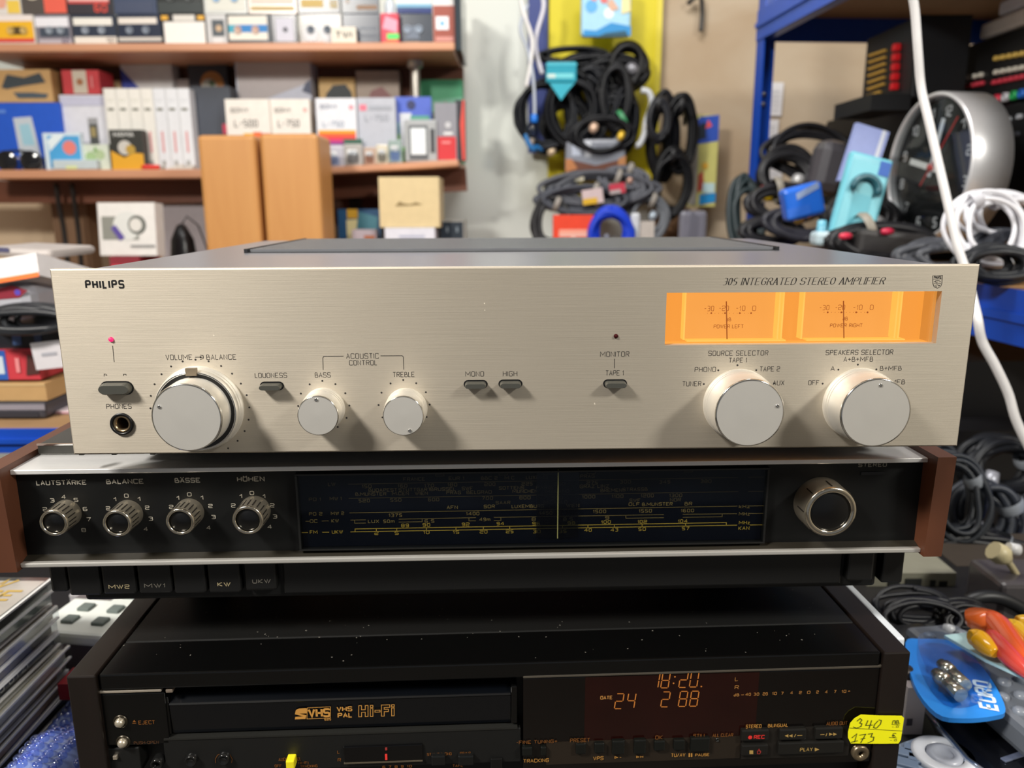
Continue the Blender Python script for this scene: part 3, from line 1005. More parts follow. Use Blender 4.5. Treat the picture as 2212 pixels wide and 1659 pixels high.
print_on(V, [('EJECT', 317, 1560.5, 34, 8, 1.2)], ORD, y=.0018)
print_on(V, [('PUSH-OPEN', 316, 1604, 52, 6, 1.0)], mat('4a2e16', .6), y=.0018)
mb = MB()
V.poly(mb, [(286, 1560), (294, 1560), (290, 1555)], .0018)
V.ink(mb, [[(286, 1562.6), (294, 1562.4)]], 1.6, .0018)
V.put(mb, 'eject_mark', ORD)
# cassette flap
p0, p1 = V.loc(374, 1586, .004), V.loc(1103, 1565, .004)
zt, zm, zb = V.loc(374, 1490, .009)[1], V.loc(374, 1519, .0035)[1], V.loc(374, 1583, .0045)[1]
fx0, fx1 = p0[0], p1[0]
mb = MB()
mb.add([(x, y, z) for x in (fx0, fx1) for y, z in ((.0095, zt), (.0035, zm), (.0027, zm-.0006), (.0033, zm-.0014), (.0045, zb), (.012, zb), (.012, zt))],
       [tuple(range(7)), tuple(range(13, 6, -1))]+[(i, (i+1) % 7, (i+1) % 7+7, i+7) for i in range(7)])
V.put(mb, 'cassette_flap', mat('05070b', .16, 0, .1, 60), label='glossy blue black cassette flap')
for a, b in ((fx0-.0040, fx0-.0003), (fx1+.0003, fx1+.0034)):
    V.put(MB().rbox(a, .003, zb, b, .012, zt, .0005), 'flap_cheek', VB)
V.put(MB().box(fx0-.004, .0015, zb-.0022, fx1+.0035, .012, zb-.0012), 'flap_sill', mat('2a2a28', .25, .3))
FY = .0028
mb = MB()
V.poly(mb, [(666, 1535), (663, 1541), (646, 1541.5), (662, 1545), (660, 1553), (637, 1554), (638, 1548.5), (655, 1547.5), (637, 1543), (639, 1534), (646, 1530.5), (662, 1529.5)][::-1], FY)
V.ink(mb, [[(664, 1529.3), (714, 1526.8), (713.5, 1551), (663, 1553)]], 1.2, FY, closed=True)
V.txt(mb, 'VHS', 689.5, 1540, 43, 17, 4.6, FY)
V.txt(mb, '625', 708, 1554, 13, 4.5, 1.0, FY)
V.put(mb, 'tape_logo', ORG, label='amber tape format logo')
print_on(V, [('VHS', 744, 1531.5, 31, 9.5, 2.5), ('PAL', 745, 1545, 29, 9.5, 2.5)], ORG, y=FY)
mb = MB()
hx, hy = 774, 1548.5


def hq(pts, ox):
    return [(hx+ox+a*1.0, hy-b-.03*(ox+a)) for a, b in pts]


V.ink(mb, [hq([(0, 0), (0, 24), (6, 24), (6, 15), (14, 15), (14, 24), (20, 24), (20, 0), (14, 0), (14, 9.5), (6, 9.5), (6, 0)], 1), hq([(0, 0), (0, 17), (5.5, 17), (5.5, 0)], 26), hq([(0, 19.5), (0, 24), (5.5, 24), (5.5, 19.5)], 26),
           hq([(0, 9), (0, 13), (11, 13), (11, 9)], 36), hq([(0, 0), (0, 24), (18, 24), (18, 18.5), (6, 18.5), (6, 14.5), (15, 14.5), (15, 9.5), (6, 9.5), (6, 0)], 50), hq([(0, 0), (0, 17), (5.5, 17), (5.5, 0)], 72), hq([(0, 19.5), (0, 24), (5.5, 24), (5.5, 19.5)], 72)], 1.5, FY, closed=True)
V.put(mb, 'outline_lettering', ORG)
# lower control strip left of the display
V.put(vrect(360, 1598, 1125, 1672, .002, .013, .0005), 'control_strip', VM)
V.put(vrect(215, 1618, 300, 1672, .0026, .013), 'lower_door', VM)
V.put(vrect(244, 1634, 252, 1642, .0012, .006, .0002), 'door_catch', mat('cfc4b2', .3, .8))
CY = .002
for px, py, nm in ((338, 1652, 'microphone_jack'), (412, 1644, 'headphone_jack'), (483, 1641, 'level_knob')):
    x, z = V.loc(px, py, 0)
    k = 13*V.mpp(px, py)
    V.put(MB().lathe([(k*1.05, -.004), (k*1.0, .0015), (k*.75, .002), (k*.7, .0012), (0, .0014 if nm != 'microphone_jack' else -.001)], (x, .001, z), 'y', 28), nm, mat('141414', .15))
mb = MB()
V.ink(mb, [[(466, 1648), (465, 1640), (470, 1631), (480, 1627)], [(488, 1627), (497, 1631), (502, 1640), (500, 1648)]], 1.0, CY-.0003)
V.put(mb, 'knob_scale', ORD)
for it in (('AUDIO LEVEL', 626, 1640, 47, 6.5, 1.0), ('OFF', 601, 1654.5, 14, 6, 1.0), ('HI-FI', 655, 1648, 21, 5.5, 1.0), ('TRACKING', 667, 1655, 36, 5.5, 1.0), ('L', 731, 1624.5, 4, 6.5, 1.1), ('R', 733, 1641.5, 6, 7, 1.1)):
    print_on(V, [it], ORD, y=CY-.0003)
V.put(vrect(618, 1645, 635, 1664, -.0035, .004, .0006), 'slider_tab', mat('e6d820', .4), label='bright yellow slider tab')
mw = V.put(vrect(743, 1614, 913, 1649, .0008, .006, .0004), 'level_meter', mat('060607', .12), label='small black level meter')
V.put(vrect(743, 1648.5, 913, 1651, .0004, .006, 0), 'meter_edge', mat('6a6254', .3, .5), mw)
for a, b in ((1616, 1621), (1630, 1642)):
    V.put(vrect(832, a, 836, b, .0003, .002, 0), 'meter_mark', emit('ff2a1c', .7 if a > 1620 else .25), mw)
print_on(V, [('6 7 8 9 10', 858, 1656, 62, 5, 1.0)], ORD, y=CY-.0003)
for xa, xb in ((932, 962), (990, 1023)):
    V.put(vrect(xa, 1635, xb, 1655, -.001, .004, .0006), 'small_button', mat('0f1010', .3))
print_on(V, [('ST/A/B/MONO', 949, 1629, 52, 5.5, .9), ('SP/LP', 1005, 1627, 22, 5.5, .9), ('TAPE', 989, 1654, 22, 5.5, .9)], ORD, y=CY-.0003)
V.put(vrect(1060, 1640, 1085, 1665, .0005, .004, .0004), 'small_button', mat('0b0b0b', .3))
# display block
dp = V.put(vrect(1130, 1466, 1903, 1672, .0012, .012, .0005), 'display_window', mat('0b0807', .08, 0, .2, 12), label='glossy dark red display window')
V.put(vrect(1262, 1462.5, 1640, 1600, .00115, .003, 0), 'red_reflection', mat('1d0705', .1, 0, .4, 40), dp, 'dark red painted room reflection over the clock display')  # dark red plate colours in the room's reflection on the window
V.put(vrect(1130, 1460, 1903, 1466, .0004, .01, .0004), 'display_trim', mat('6a645a', .3, .6))
EY = .0009
SEGM = {'a': ((0, 2), (1, 2)), 'b': ((1, 2), (1, 1)), 'c': ((1, 1), (1, 0)), 'd': ((0, 0), (1, 0)), 'e': ((0, 1), (0, 0)), 'f': ((0, 2), (0, 1)), 'g': ((0, 1), (1, 1))}
DIG = {'1': 'bc', '8': 'abcdefg', '2': 'abged', '0': 'abcdef', '4': 'fgbc'}
for s_, lst in (('time', (('1', 1413, 1486), ('8', 1427, 1486), ('2', 1466, 1485), ('0', 1489, 1484))), ('date', (('2', 1327, 1531), ('4', 1353, 1530), ('2', 1427, 1527), ('8', 1465, 1526), ('8', 1489, 1525.5)))):
    mb = MB()
    for dch, px, py in lst:
        for sg in DIG[dch]:
            (a0, b0), (a1, b1) = SEGM[sg]
            q0 = (px+a0*16+b0*2.6, py-b0*16.2)
            q1 = (px+a1*16+b1*2.6, py-b1*16.2)
            m0 = (q0[0]*.92+q1[0]*.08, q0[1]*.92+q1[1]*.08)
            m1 = (q0[0]*.08+q1[0]*.92, q0[1]*.08+q1[1]*.92)
            if dch == '1':
                m0, m1 = (m0[0]-8, m0[1]), (m1[0]-8, m1[1])
            V.ink(mb, [[m0, m1]], 2.2, EY)
    if s_ == 'time':
        for a, b in ((1458, 1462), (1455, 1476), (1515, 1483)):
            V.dot(mb, a, b, 1.8, EY)
    V.put(mb, 'display_digits', emit('c8741e', .8), dp, 'amber display digits')
DL = mat('a8743a', .6)
V.put(V.txt(MB(), 'DATE', 1310, 1507, 25, 7, 1.7, EY), 'display_lettering', DL, dp)
for t, px, py, wd, hh in (('L', 1591, 1467, 6, 8), ('R', 1591.5, 1484.5, 8, 8), ('dB', 1591, 1501, 11, 6), ('-', 1604, 1501, 6, 5), ('40', 1616, 1500, 11, 6), ('30', 1634, 1499.5, 11, 6), ('20', 1653, 1499, 10, 6), ('10', 1673, 1498, 9, 6), ('7', 1690, 1497.5, 4, 6),
                          ('4', 1710, 1496.5, 5, 6), ('2', 1729, 1496, 5, 6), ('0', 1747, 1495.5, 6, 6), ('2', 1766, 1495, 4.5, 6), ('4', 1785, 1494.5, 5, 6), ('7', 1804, 1494, 4, 6), ('10', 1823, 1493.5, 9, 6), ('+', 1834, 1493, 5, 5)):
    V.put(V.txt(MB(), t, px, py, wd, hh, 1.1, EY), 'display_lettering', DL, dp)
V.put(vrect(1180, 1604, 1600, 1652, .0009, .004, 0), 'button_field', mat('241d16', .35), dp)
V.put(vrect(1600, 1576, 1838, 1640, .0006, .004, 0), 'button_field', mat('1c1916', .3), dp)
BK = mat('0e100e', .28)
for xa, ya, xb, yb in ((1128, 1616, 1150, 1634), (1168, 1615, 1180, 1633), (1244, 1608, 1266, 1630), (1284, 1607, 1306, 1628), (1322, 1602, 1350, 1631), (1369, 1600, 1396, 1630), (1413, 1602, 1437, 1623), (1455, 1600, 1480, 1622), (1491, 1596, 1534, 1625)):
    V.put(vrect(xa, ya, xb, yb, -.0012, .004, .0006), 'small_button', BK, dp)
for t, px, py, wd, hh, m in (('-FINE TUNING+', 1160, 1602.5, 88, 7, ORD), ('TRACKING', 1158, 1643, 54, 7.5, ORG), ('PRESET', 1253, 1599, 42, 8, ORD), ('VPS', 1292.5, 1638, 21, 8, ORG), ('OK', 1423.5, 1593, 15, 8, ORD), ('TU/AV', 1465, 1631, 30, 7.5, ORG),
                             ('STILL', 1511.5, 1589, 27, 7, ORD), ('PAUSE', 1517, 1630.5, 30, 6, ORG), ('ALL CLEAR', 1561.5, 1588, 44, 7, ORD), ('STEREO', 1628, 1569, 33, 7.5, ORG), ('BILINGUAL', 1680.5, 1567, 43, 7, ORG), ('AUDIO OUT', 1808, 1562.5, 45, 7.5, ORD),
                             ('<-', 1335, 1636, 14, 4, ORG), ('<H', 1382, 1635, 14, 4, ORG)):
    print_on(V, [(t, px, py, wd, hh, 1.1)], m, y=.0004, parent=dp)
V.put(V.ink(MB(), [[(1489, 1627), (1489, 1635)], [(1494, 1627), (1494, 1635)]], 3, .0004), 'pause_mark', ORG, dp)
x, z = V.loc(1550, 1600, 0)
V.put(MB().lathe([(.001, -.0008), (.0009, .0003), (.0006, .0002), (.0005, -.001)], (x, .0005, z), 'y', 16), 'reset_hole', BK, dp)
for xa, ya, xb, yb, t in ((1601, 1579, 1662, 1602, 'rec'), (1683, 1577, 1743, 1600, 'rew'), (1760, 1574, 1822, 1598, 'fwd'), (1601, 1611, 1660, 1634, 'stop'), (1680, 1606, 1824, 1632, 'play')):
    b_ = V.put(vrect(xa, ya, xb, yb, -.0014, .004, .0007), 'transport_key', mat('171614', .3), dp)
    b_['label'] = {'rec': 'black record key with red mark', 'rew': 'black rewind key', 'fwd': 'black forward key', 'stop': 'black stop key', 'play': 'long black play key'}[t]
KY = -.0016
mb = MB()
V.txt(mb, 'REC', 1640, 1592, 22, 7.5, 1.8, KY)
V.dot(mb, 1620.5, 1593, 4.6, KY)
V.put(mb, 'record_mark', emit('e01e14', .75), dp, 'glowing red record mark')
mb = MB()
for px in (1699, 1708):
    V.poly(mb, [(px+4, 1586), (px+4, 1593), (px-4, 1589.5)], KY)
for px in (1795, 1804):
    V.poly(mb, [(px-4, 1582.5), (px-4, 1589.5), (px+4, 1586)], KY)
V.ink(mb, [[(1716, 1592), (1719, 1586)], [(1722, 1589), (1733, 1588.6)], [(1772, 1587), (1781, 1586.6)], [(1784, 1590), (1786.5, 1584)]], 1.6, KY)
V.poly(mb, [(1619, 1621), (1627, 1621), (1627, 1629), (1619, 1629)], KY)
V.txt(mb, 'PLAY', 1742, 1619, 27, 7.5, 1.3, KY)
V.poly(mb, [(1760, 1615), (1760, 1623), (1770, 1619)], KY)
V.put(mb, 'transport_mark', mat('a8894c', .5), dp)
mb = MB()
V.ink(mb, [[(1636, 1622), (1636, 1628), (1641, 1628.5), (1643.5, 1624), (1641, 1620.5), (1637, 1620.5)]], 1.4, KY)
V.ink(mb, [[(1639.6, 1617.5), (1639.6, 1624)]], 1.2, KY)
V.put(mb, 'standby_mark', emit('c8281c', .5), dp)
# metal corner fitting below the price tag
x, z = V.loc(1858, 1626, 0)
V.put(MB().lathe([(.0046, -.002), (.0046, .001), (.0038, .0014), (.0016, .0014), (.0014, -.001)], (x, .0, z), 'y', 24), 'lock_fitting', mat('8a7a62', .3, .8), label='worn metal fitting under the price tag')
# price tag
mb = MB()
tagp = [(1860, 1544), (1900, 1546), (1948, 1546.5), (1953, 1551), (1946, 1598), (1941, 1606), (1905, 1606.5), (1838, 1606), (1832, 1594), (1832, 1582), (1837, 1562), (1846, 1552)]
V.poly(mb, tagp[::-1], -.0022, .0002)
pt = V.put(mb, 'price_tag', mat('f2ee0a', .55, 0, .03), label='yellow price tag with handwritten prices')
TY = -.0024
mb = MB()
V.ink(mb, [[(1851, 1558), (1858, 1552), (1862, 1555), (1857, 1562), (1862, 1563), (1860, 1569), (1850, 1573), (1843, 1570)],
           [(1875, 1556), (1870, 1567), (1885, 1566)], [(1883, 1556), (1877, 1574)], [(1897, 1557), (1889, 1565), (1887, 1572), (1893, 1573), (1902, 1564), (1904, 1556), (1898, 1555)],
           [(1840, 1594), (1851, 1585), (1846, 1603)], [(1838, 1603.5), (1853, 1600)], [(1856, 1588), (1870, 1586), (1859, 1605)], [(1859, 1596.5), (1869, 1594.5)],
           [(1875, 1586), (1885, 1584), (1881, 1592), (1888, 1592), (1886, 1600), (1874, 1605)]], 1.6, TY)
V.ink(mb, [[(1834, 1572.5), (1950, 1579)], [(1926, 1565), (1944, 1566)], [(1920, 1593), (1938, 1594)]], .8, TY)
V.txt(mb, '\u043b\u0432.', 1936, 1560, 17, 8, 1.3, TY)
V.txt(mb, '\u20ac', 1931, 1588, 8, 9, 1.2, TY)
V.txt(mb, '-.0', 1934, 1570, 14, 4, .8, TY)
V.txt(mb, '-.0', 1930, 1599, 14, 4, .8, TY)
V.put(mb, 'tag_writing', mat('2c3a12', .6), pt)

# ================================================================== BACKGROUND HELPERS
def front_print(w_, h_, prints, y=-.0006):
    mb, ms = MB(), []
    for i, p in enumerate(prints):
        yy = y-.00025*i
        k = p[0]
        m = mat(p[-1], .5, 0, .04)
        if m not in ms:
            ms.append(m)
        mi = ms.index(m)
        if k == 'c':
            u, v, r_ = p[1:4]
            mb.add([(w_*(u-.5)+r_*w_*math.cos(2*math.pi*j/20), yy, h_*v+r_*w_*math.sin(2*math.pi*j/20)) for j in range(20)], [tuple(range(20))], mi)
        elif k == 'p':
            mb.add([(w_*(u-.5), yy, h_*v) for u, v in p[1]], [tuple(range(len(p[1])))], mi)
        elif k == 't':
            t, u, v, tw, th, st = p[1:7]
            lettering(mb, t, w_*(u-.5), h_*v, tw*w_, th*h_, st*h_, yy, 0, False, mi)
        else:
            u0, v0, u1, v1 = p[:4]
            mb.add([(w_*(u0-.5), yy, h_*v0), (w_*(u1-.5), yy, h_*v0), (w_*(u1-.5), yy, h_*v1), (w_*(u0-.5), yy, h_*v1)], [(0, 1, 2, 3)], mi)
    return mb, ms


def item(name, label, cat, x0, y0, x1, y1, Y, dep, col, prints=(), base=None, group=None, rough=.5, yaw=0., lean=0., bev=.0, roll=0., glass=None):
    """box-like thing whose front shows at the given photo rectangle when it stands at depth Y"""
    xm = (x0+x1)/2
    a, b = P(x0, (y0+(y1 or y0))/2, Y), P(x1, (y0+(y1 or y0))/2, Y)
    w_ = b.x-a.x
    zt = P(xm, y0, Y).z
    zb = base if base is not None else P(xm, y1, Y).z
    h_ = zt-zb
    mb = MB()
    if bev:
        mb.rbox(-w_/2, 0, 0, w_/2, dep, h_, bev)
    else:
        mb.box(-w_/2, 0, 0, w_/2, dep, h_)
    o = mb.build(name, glass or (mat(col, rough) if isinstance(col, str) else col), None, ((a.x+b.x)/2, Y, zb), (R(-lean), R(roll), R(yaw)))
    tag(o, label, cat, group)
    if prints:
        m2, ms = front_print(w_, h_, prints)
        m2.build('front_print', ms, o, recalc=False)
    o['_w'], o['_h'], o['_d'] = w_, h_, dep
    return o


def dims(o):
    r_ = o['_w'], o['_h'], o['_d']
    return r_


def cable(name, label, pts, r, col, cat='cable', group=None, k=6, n=7, rough=.45, closed=False):
    mb = MB().tube(smooth(pts, k, closed), r, n, closed)
    return tag(mb.build(name, mat(col, rough) if isinstance(col, str) else col), label, cat, group)


def ring_pts(cx, cy, rx, ry, Y, turns, jit, a0=0., rnd=random, lean=0.0, k=16):
    c = P(cx, cy, Y)
    s = c.length/F_PX
    out = []
    N = int(turns*k)
    T = int(turns)+3
    rr = [rnd.uniform(-1, 1)*jit*1.6 for _ in range(T)]
    r2 = [rnd.uniform(-1, 1)*jit*1.6 for _ in range(T)]
    oy = [rnd.uniform(-1, 1)*.016 for _ in range(T)]
    ox = [rnd.uniform(-1, 1)*rx*s*jit*.8 for _ in range(T)]
    p1 = rnd.uniform(0, 6)
    for i in range(N):
        a = a0+2*math.pi*i/k
        t, f = i//k, (i % k)/k
        f = f*f*(3-2*f)

        def mixed(l):
            return l[t]*(1-f)+l[t+1]*f
        w1 = .05*math.sin(2*a+p1+t)
        u, v = rx*s*math.cos(a)*(1+mixed(rr)+w1)+mixed(ox), ry*s*math.sin(a)*(1+mixed(r2)-w1)
        out.append((c.x+u, c.y+v*lean+mixed(oy), c.z+v))
    return out


def coil(label, cx, cy, rx, ry, Y, turns, rpx, col, tie=None, plug=None, jit=.07, lean=0., seed=1, group=None, name='coiled_cable', tail=None, dens=(2.6, 1.25)):
    rnd = random.Random(seed)
    s = P(cx, cy, Y).length/F_PX
    turns = int(turns*dens[0])
    rpx *= dens[1]
    pts = ring_pts(cx, cy, rx, ry, Y, turns, jit*1.5, rnd.uniform(0, 6), rnd, lean)
    if tail:
        pts.append(tuple(P(tail[0], tail[1], Y-.01)))
    c = P(cx, cy, Y)
    rt = empty(name, (c.x, c.y, c.z-ry*s), 0, label, 'cable', group)
    off = -Vector(rt.location)
    mb = MB().tube(smooth([Vector(p)+off for p in pts], 3), rpx*s, 6)
    mb.build('cord', mat(col, .38, 0, .1, 60, 0, None, 0, 1, .3), rt)
    if tie:
        an, tc = tie
        q = Vector(P(cx+rx*math.cos(an), cy-ry*math.sin(an), Y))+off
        t = MB().lathe([(rpx*s*3.2, -.006), (rpx*s*3.5, 0), (rpx*s*3.2, .006)], (0, 0, 0), 'x', 14)
        t.build('tie', mat(tc, .5), rt, q, (0, R(90)-an, 0))
    pe = plug or (pts[-1] and None)
    if pe:
        px, py, pc = pe
        q = Vector(P(px, py, Y-.012))+off
        m2 = MB().lathe([(0, 0), (rpx*s*1.5, .001), (rpx*s*1.9, .012), (rpx*s*1.2, .022), (0, .024)], (0, 0, 0), 'z', 12)
        m2.build('plug', mat(pc, .3, .3), rt, q, (R(160), R(25), 0))
    return rt


# ================================================================== SHELVES ON THE BACK WALL
YS = 1.90
ZU, ZL = P(490, 92, YS).z, P(210, 366, YS).z
BEECH = wood('bd8260', 'd49e7c', .42, (1, 5, 5), 5)
BROWN = wood('5e3420', '774630', .5, (1, 5, 5), 5)
xl = P(-80, 92, YS).x
xr = P(982, 92, YS).x
sh = empty('wall_shelf', (xl, YS, ZU), 0, 'upper beech shelf on the back wall, carrying two rows of tape cassettes', 'shelf')
th = ZU-P(490, 111, YS).z
MB().rbox(0, 0, -th, xr-xl, BACK-YS, 0, .004).build('board', BEECH, sh)
MB().box(0, .22, -.155, xr-xl+.006, .24, -th).build('back_board', BROWN, sh)
xr2 = P(424, 366, YS).x
sl = empty('wall_shelf', (xl, YS, ZL), 0, 'lower beech shelf on the left, with phone boxes and white video cases', 'shelf')
MB().rbox(0, 0, -.021, xr2-xl+.12, BACK-YS, 0, .004).build('board', BEECH, sl)
MB().box(-.2, .10, -.075, xr2-xl+.10, .12, -.021).build('support_rail', BROWN, sl)
a, b = P(688, 362, YS), P(990, 344, YS)
tilt = math.atan2(b.z-a.z, b.x-a.x)
s2 = empty('wall_shelf', (a.x, YS, a.z), 0, 'shorter beech shelf right of the wooden loudspeakers, slightly tilted', 'shelf')
s2.rotation_euler = (0, -tilt, 0)
wl = (b-a).length
MB().rbox(-.03, 0, -.016, wl, BACK-YS, 0, .004).build('board', BEECH, s2)
MB().box(-.03, .10, -.07, wl+.01, .12, -.016).build('support_rail', BROWN, s2)
MB().box(-.03, .24, -.135, wl-.12, .255, -.016).build('back_board', BROWN, s2)


def zr(px):
    """top of the tilted shelf under a photo column"""
    return a.z+(P(px, 355, YS).x-a.x)*math.tan(tilt)


# chrome post between the shelves
q = P(897, 170, 2.02)
po = empty('shelf_post', (q.x, 2.02, zr(897)), 0, 'round chrome post between the two right-hand shelves', 'post')
hp = ZU-th-zr(897)
CHR2 = mat('b9b4ac', .3, .8, .05)
MB().lathe([(.0115, 0), (.0115, hp-.012)], (0, 0, 0), 'z', 20).build('tube', CHR2, po)
MB().lathe([(.0115, hp-.02), (.019, hp-.016), (.019, hp-.001)], (0, 0, 0), 'z', 20).build('flange', CHR2, po)
o = item('side_panel', 'dark smoked glass side panel at the right end of the upper shelf', 'shelf panel', 983, -40, 996, 108, YS+.01, .22, '3a4248', rough=.15)
o.parent = sh
o.location -= sh.location
del o['category']

# ------------------------------------------------------------------ cassettes
ZC1 = ZU
CH = ZU and (P(490, 38, 1.94).z-P(490, 92, 1.94).z)


def cassette(x0, x1, row, label, case, pr, top=None, hubs=None, hubc='d8d4cc', win=None, Y=1.935, h=None):
    h = h or .0665
    base = ZU+(0 if row == 0 else .0668)
    w_ = P(x1, 60, Y).x-P(x0, 60, Y).x
    xc = (P(x1, 60, Y).x+P(x0, 60, Y).x)/2
    rt = empty('tape_cassette', (xc, Y, base), R(random.uniform(-1.2, 1.2)), label, 'cassette', 'tape cassettes on the upper shelf')
    MB().rbox(-w_/2, 0, 0, w_/2, .016, h, .0012).build('case', mat(case, .25), rt)
    m2, ms = front_print(w_, h, pr)
    m2.build('printed_card', ms, rt, recalc=False)
    if win:
        MB().box(w_*(win[0]-.5), -.0028, h*win[1], w_*(win[2]-.5), -.0016, h*win[3]).build('window', mat(win[4], .2), rt)
    for hx in (hubs or ()):
        MB().lathe([(.0085, .0026), (.0055, .0031), (.0052, .0024), (.0, .0024)], (w_*(hx-.5), -.001, h*(hubs and .5 or .5)), 'y', 16).build('hub', mat(hubc, .4), rt)
    return rt


W_, K_ = 'ebe7de', '232834'
cassette(-20, 75, 0, 'yellow cassette with black window and red bottom stripe', 'd8d4cc', [(.03, .78, .97, 1, 'efe4de'), (.03, .25, .97, .80, 'f0b81e'), (.03, .13, .97, .25, 'd8403c')], win=(.42, .38, .80, .62, '5a4a30'), hubs=(.46, .76), hubc='c8a860')
cassette(77, 153, 0, 'mauve grey cassette with white top label, right of the yellow one', '8a8690', [(.0, .62, .95, .92, 'eceaf0'), (.10, .30, .95, .58, '3c4656'), (.05, .02, 1, .22, 'b8b0b8'), ('t', '60', .82, .14, .18, .14, .03, '4c3a58')], hubs=(.4, .72), hubc='8a94a0')
cassette(157, 250, 0, 'navy cassette with white label and white 90 strip below', '343c4c', [(.03, .66, .93, .9, W_), (.02, .02, 1, .30, 'e6dfd4'), ('t', '90', .86, .15, .16, .2, .03, '8a7a70')], hubs=(.3, .68), hubc='8a93a0')
cassette(254, 348, 0, 'dark blue cassette with cream label and silver line along its bottom', '2e3648', [(.03, .70, .92, .9, 'e4dcd2'), (0, .15, 1, .28, 'c9c4bc')], hubs=(.28, .66), hubc='7a8492')
cassette(350, 443, 0, 'cassette with yellow corners behind a large blank white card', '2a2a2a', [(0, .82, .16, .96, 'e0a82c'), (.84, .82, 1, .96, 'e0a82c'), (.28, .78, .78, .98, 'd8d4cc'), (.05, -.02, 1.0, .76, 'eeeae4')])
cassette(446, 489, 0, 'narrow grey cassette box with dark picture, left of the blue striped one', 'c6c6c6', [(.28, .3, .9, .82, '4a5258'), ('c', .62, .55, .16, 'c0a484'), (.3, .06, .8, .26, 'd8d8d8')])
cassette(491, 584, 0, 'dark boxed cassette with white label and wide blue stripe', '2f3a44', [(.03, .18, .93, .94, 'e6e0d4'), (.03, .42, .93, .66, '1f7cc0'), (.03, .42, .2, .66, '36a0b8')], hubs=(.25, .66), hubc='c9a898')
cassette(586, 641, 0, 'dark grey cassette box with a square silver disc print', '44464e', [(.18, .14, .88, .86, 'c8c8d4'), ('c', .55, .5, .10, '5a5a64')])
cassette(648, 738, 0, 'clear cassette with silver reels and white title strip', '8f8c8a', [(.04, .68, .88, .86, 'ece8e2'), ('c', .26, .38, .17, 'd4d6da'), ('c', .66, .38, .17, 'd4d6da'), (.0, 0, .55, .1, 'd88860')], hubs=(.26, .66), hubc='5a6470')
cassette(741, 821, 0, 'plain navy cassette without label, right of the clear one', '333c4c', [(.2, .52, .9, .56, '6a7280'), (.2, .28, .9, .32, '5a6270')])
cassette(862, 934, 0, 'navy cassette with pale reels, right of the red tube', '2c3644', [(.2, .2, .6, .6, '6a7686'), (.18, .02, .6, .1, 'a48a70')], hubs=(.25, .6), hubc='8a98a8')
cassette(-25, 51, 1, 'white and orange cassette with a yellow corner, left end of the upper row', 'e6e0da', [('p', [(.0, .2), (.55, .2), (.75, 1), (.0, 1)], 'e8a890'), (.62, .04, .98, .45, 'f0cc50')])
cassette(54, 149, 1, 'dark cassette with one cream disc on grey and one on orange', '5a5450', [(.5, .05, 1, 1, 'e8604c'), ('c', .25, .82, .24, 'eadcc4'), ('c', .76, .86, .22, 'f0d8bc')])
cassette(151, 246, 1, 'black cassette with red and pink stripes and a red 60', '3e3a40', [(.03, .42, .95, .62, 'e8b8b4'), (.03, .34, .95, .42, 'c84844'), ('t', '60', .75, .2, .26, .22, .045, 'e04838')], win=(.2, .72, .75, .98, '2a2830'))
cassette(250, 343, 1, 'navy cassette with white cloud shapes along its top', '48526a', [('c', .3, .75, .16, 'dcdcdc'), ('c', .62, .78, .15, 'dcdcdc'), (.05, .05, .9, .4, '3c4660')])
cassette(346, 440, 1, 'black cassette with two big white reels, in the upper row', '2e3030', [('c', .3, .78, .2, 'd8d8d4'), ('c', .72, .78, .2, 'd8d8d4'), (.0, .04, 1, .38, '2c3434')], hubs=(.3, .72), hubc='4a4c4c')
cassette(445, 537, 1, 'pale clear cassette with light blue hubs', 'c9ccc8', [(.05, .1, .95, .9, 'd6d6cc')], hubs=(.3, .72), hubc='8ab0d8')
cassette(540, 643, 1, 'pinkish beige cassette with a gold lower edge', 'd2c2b4', [(.05, .3, .95, .95, 'dcc8bc'), (.05, .1, .95, .24, 'b8a06a')])
cassette(646, 737, 1, 'dark cassette with gold strip and beige picture', '4a4c50', [(.05, .5, .95, 1, 'cbb896'), (.08, .2, .6, .44, 'c0a45c'), ('t', '60', .85, .3, .14, .22, .04, 'b09850')])
cassette(740, 820, 1, 'plain dark navy cassette with an orange brown line', '38404c', [(.4, .12, .95, .26, '8a6a50'), ('c', .16, .4, .07, 'aaa098')])
cassette(858, 934, 1, 'navy cassette crossed by white and light blue bands', '39457a', [(0, .30, 1, .52, 'e2e2de'), (0, .18, 1, .30, '7cb0cc')])
item('card_box', 'small cream card standing before the cassettes with dark lettering', 'card', 716, 58, 769, 90, 1.915, .012, 'e4dccc', [('t', 'TWI', .5, .52, .62, .34, .08, '3a3834')], base=ZU)
rt = item('spray_pack', 'tall red and pink pack with a bright green tag, among the cassettes', 'pack', 822, 28, 861, 92, 1.915, .03, 'd84458', [('p', [(.1, .5), (.9, .35), (.95, .75), (.3, .9)], 'e8a0b4'), (.35, .14, 1, .32, '5ae870'), (.2, .0, .9, .08, 'f0783c')], base=ZU, bev=.003)
w_, h_, d_ = dims(rt)
MB().lathe([(.012, 0), (.012, .02), (.006, .03), (.006, .06), (0, .062)], (0, d_/2, h_), 'z', 16).build('neck', mat('c8d0d8', .2), rt)
item('reddish_box', 'reddish brown box with a white tag, right end of the cassette rows', 'box', 936, 12, 982, 92, 1.93, .05, '9a4a3a', [(.12, .38, .72, .72, 'ecedf0'), ('c', .42, .54, .12, '7ab4dc'), (.1, .08, .95, .2, 'c88a80')], base=ZU)
item('white_carton', 'small white carton on top of the reddish brown box', 'box', 934, -20, 980, 12, 1.935, .04, 'e2e0de', base=None)

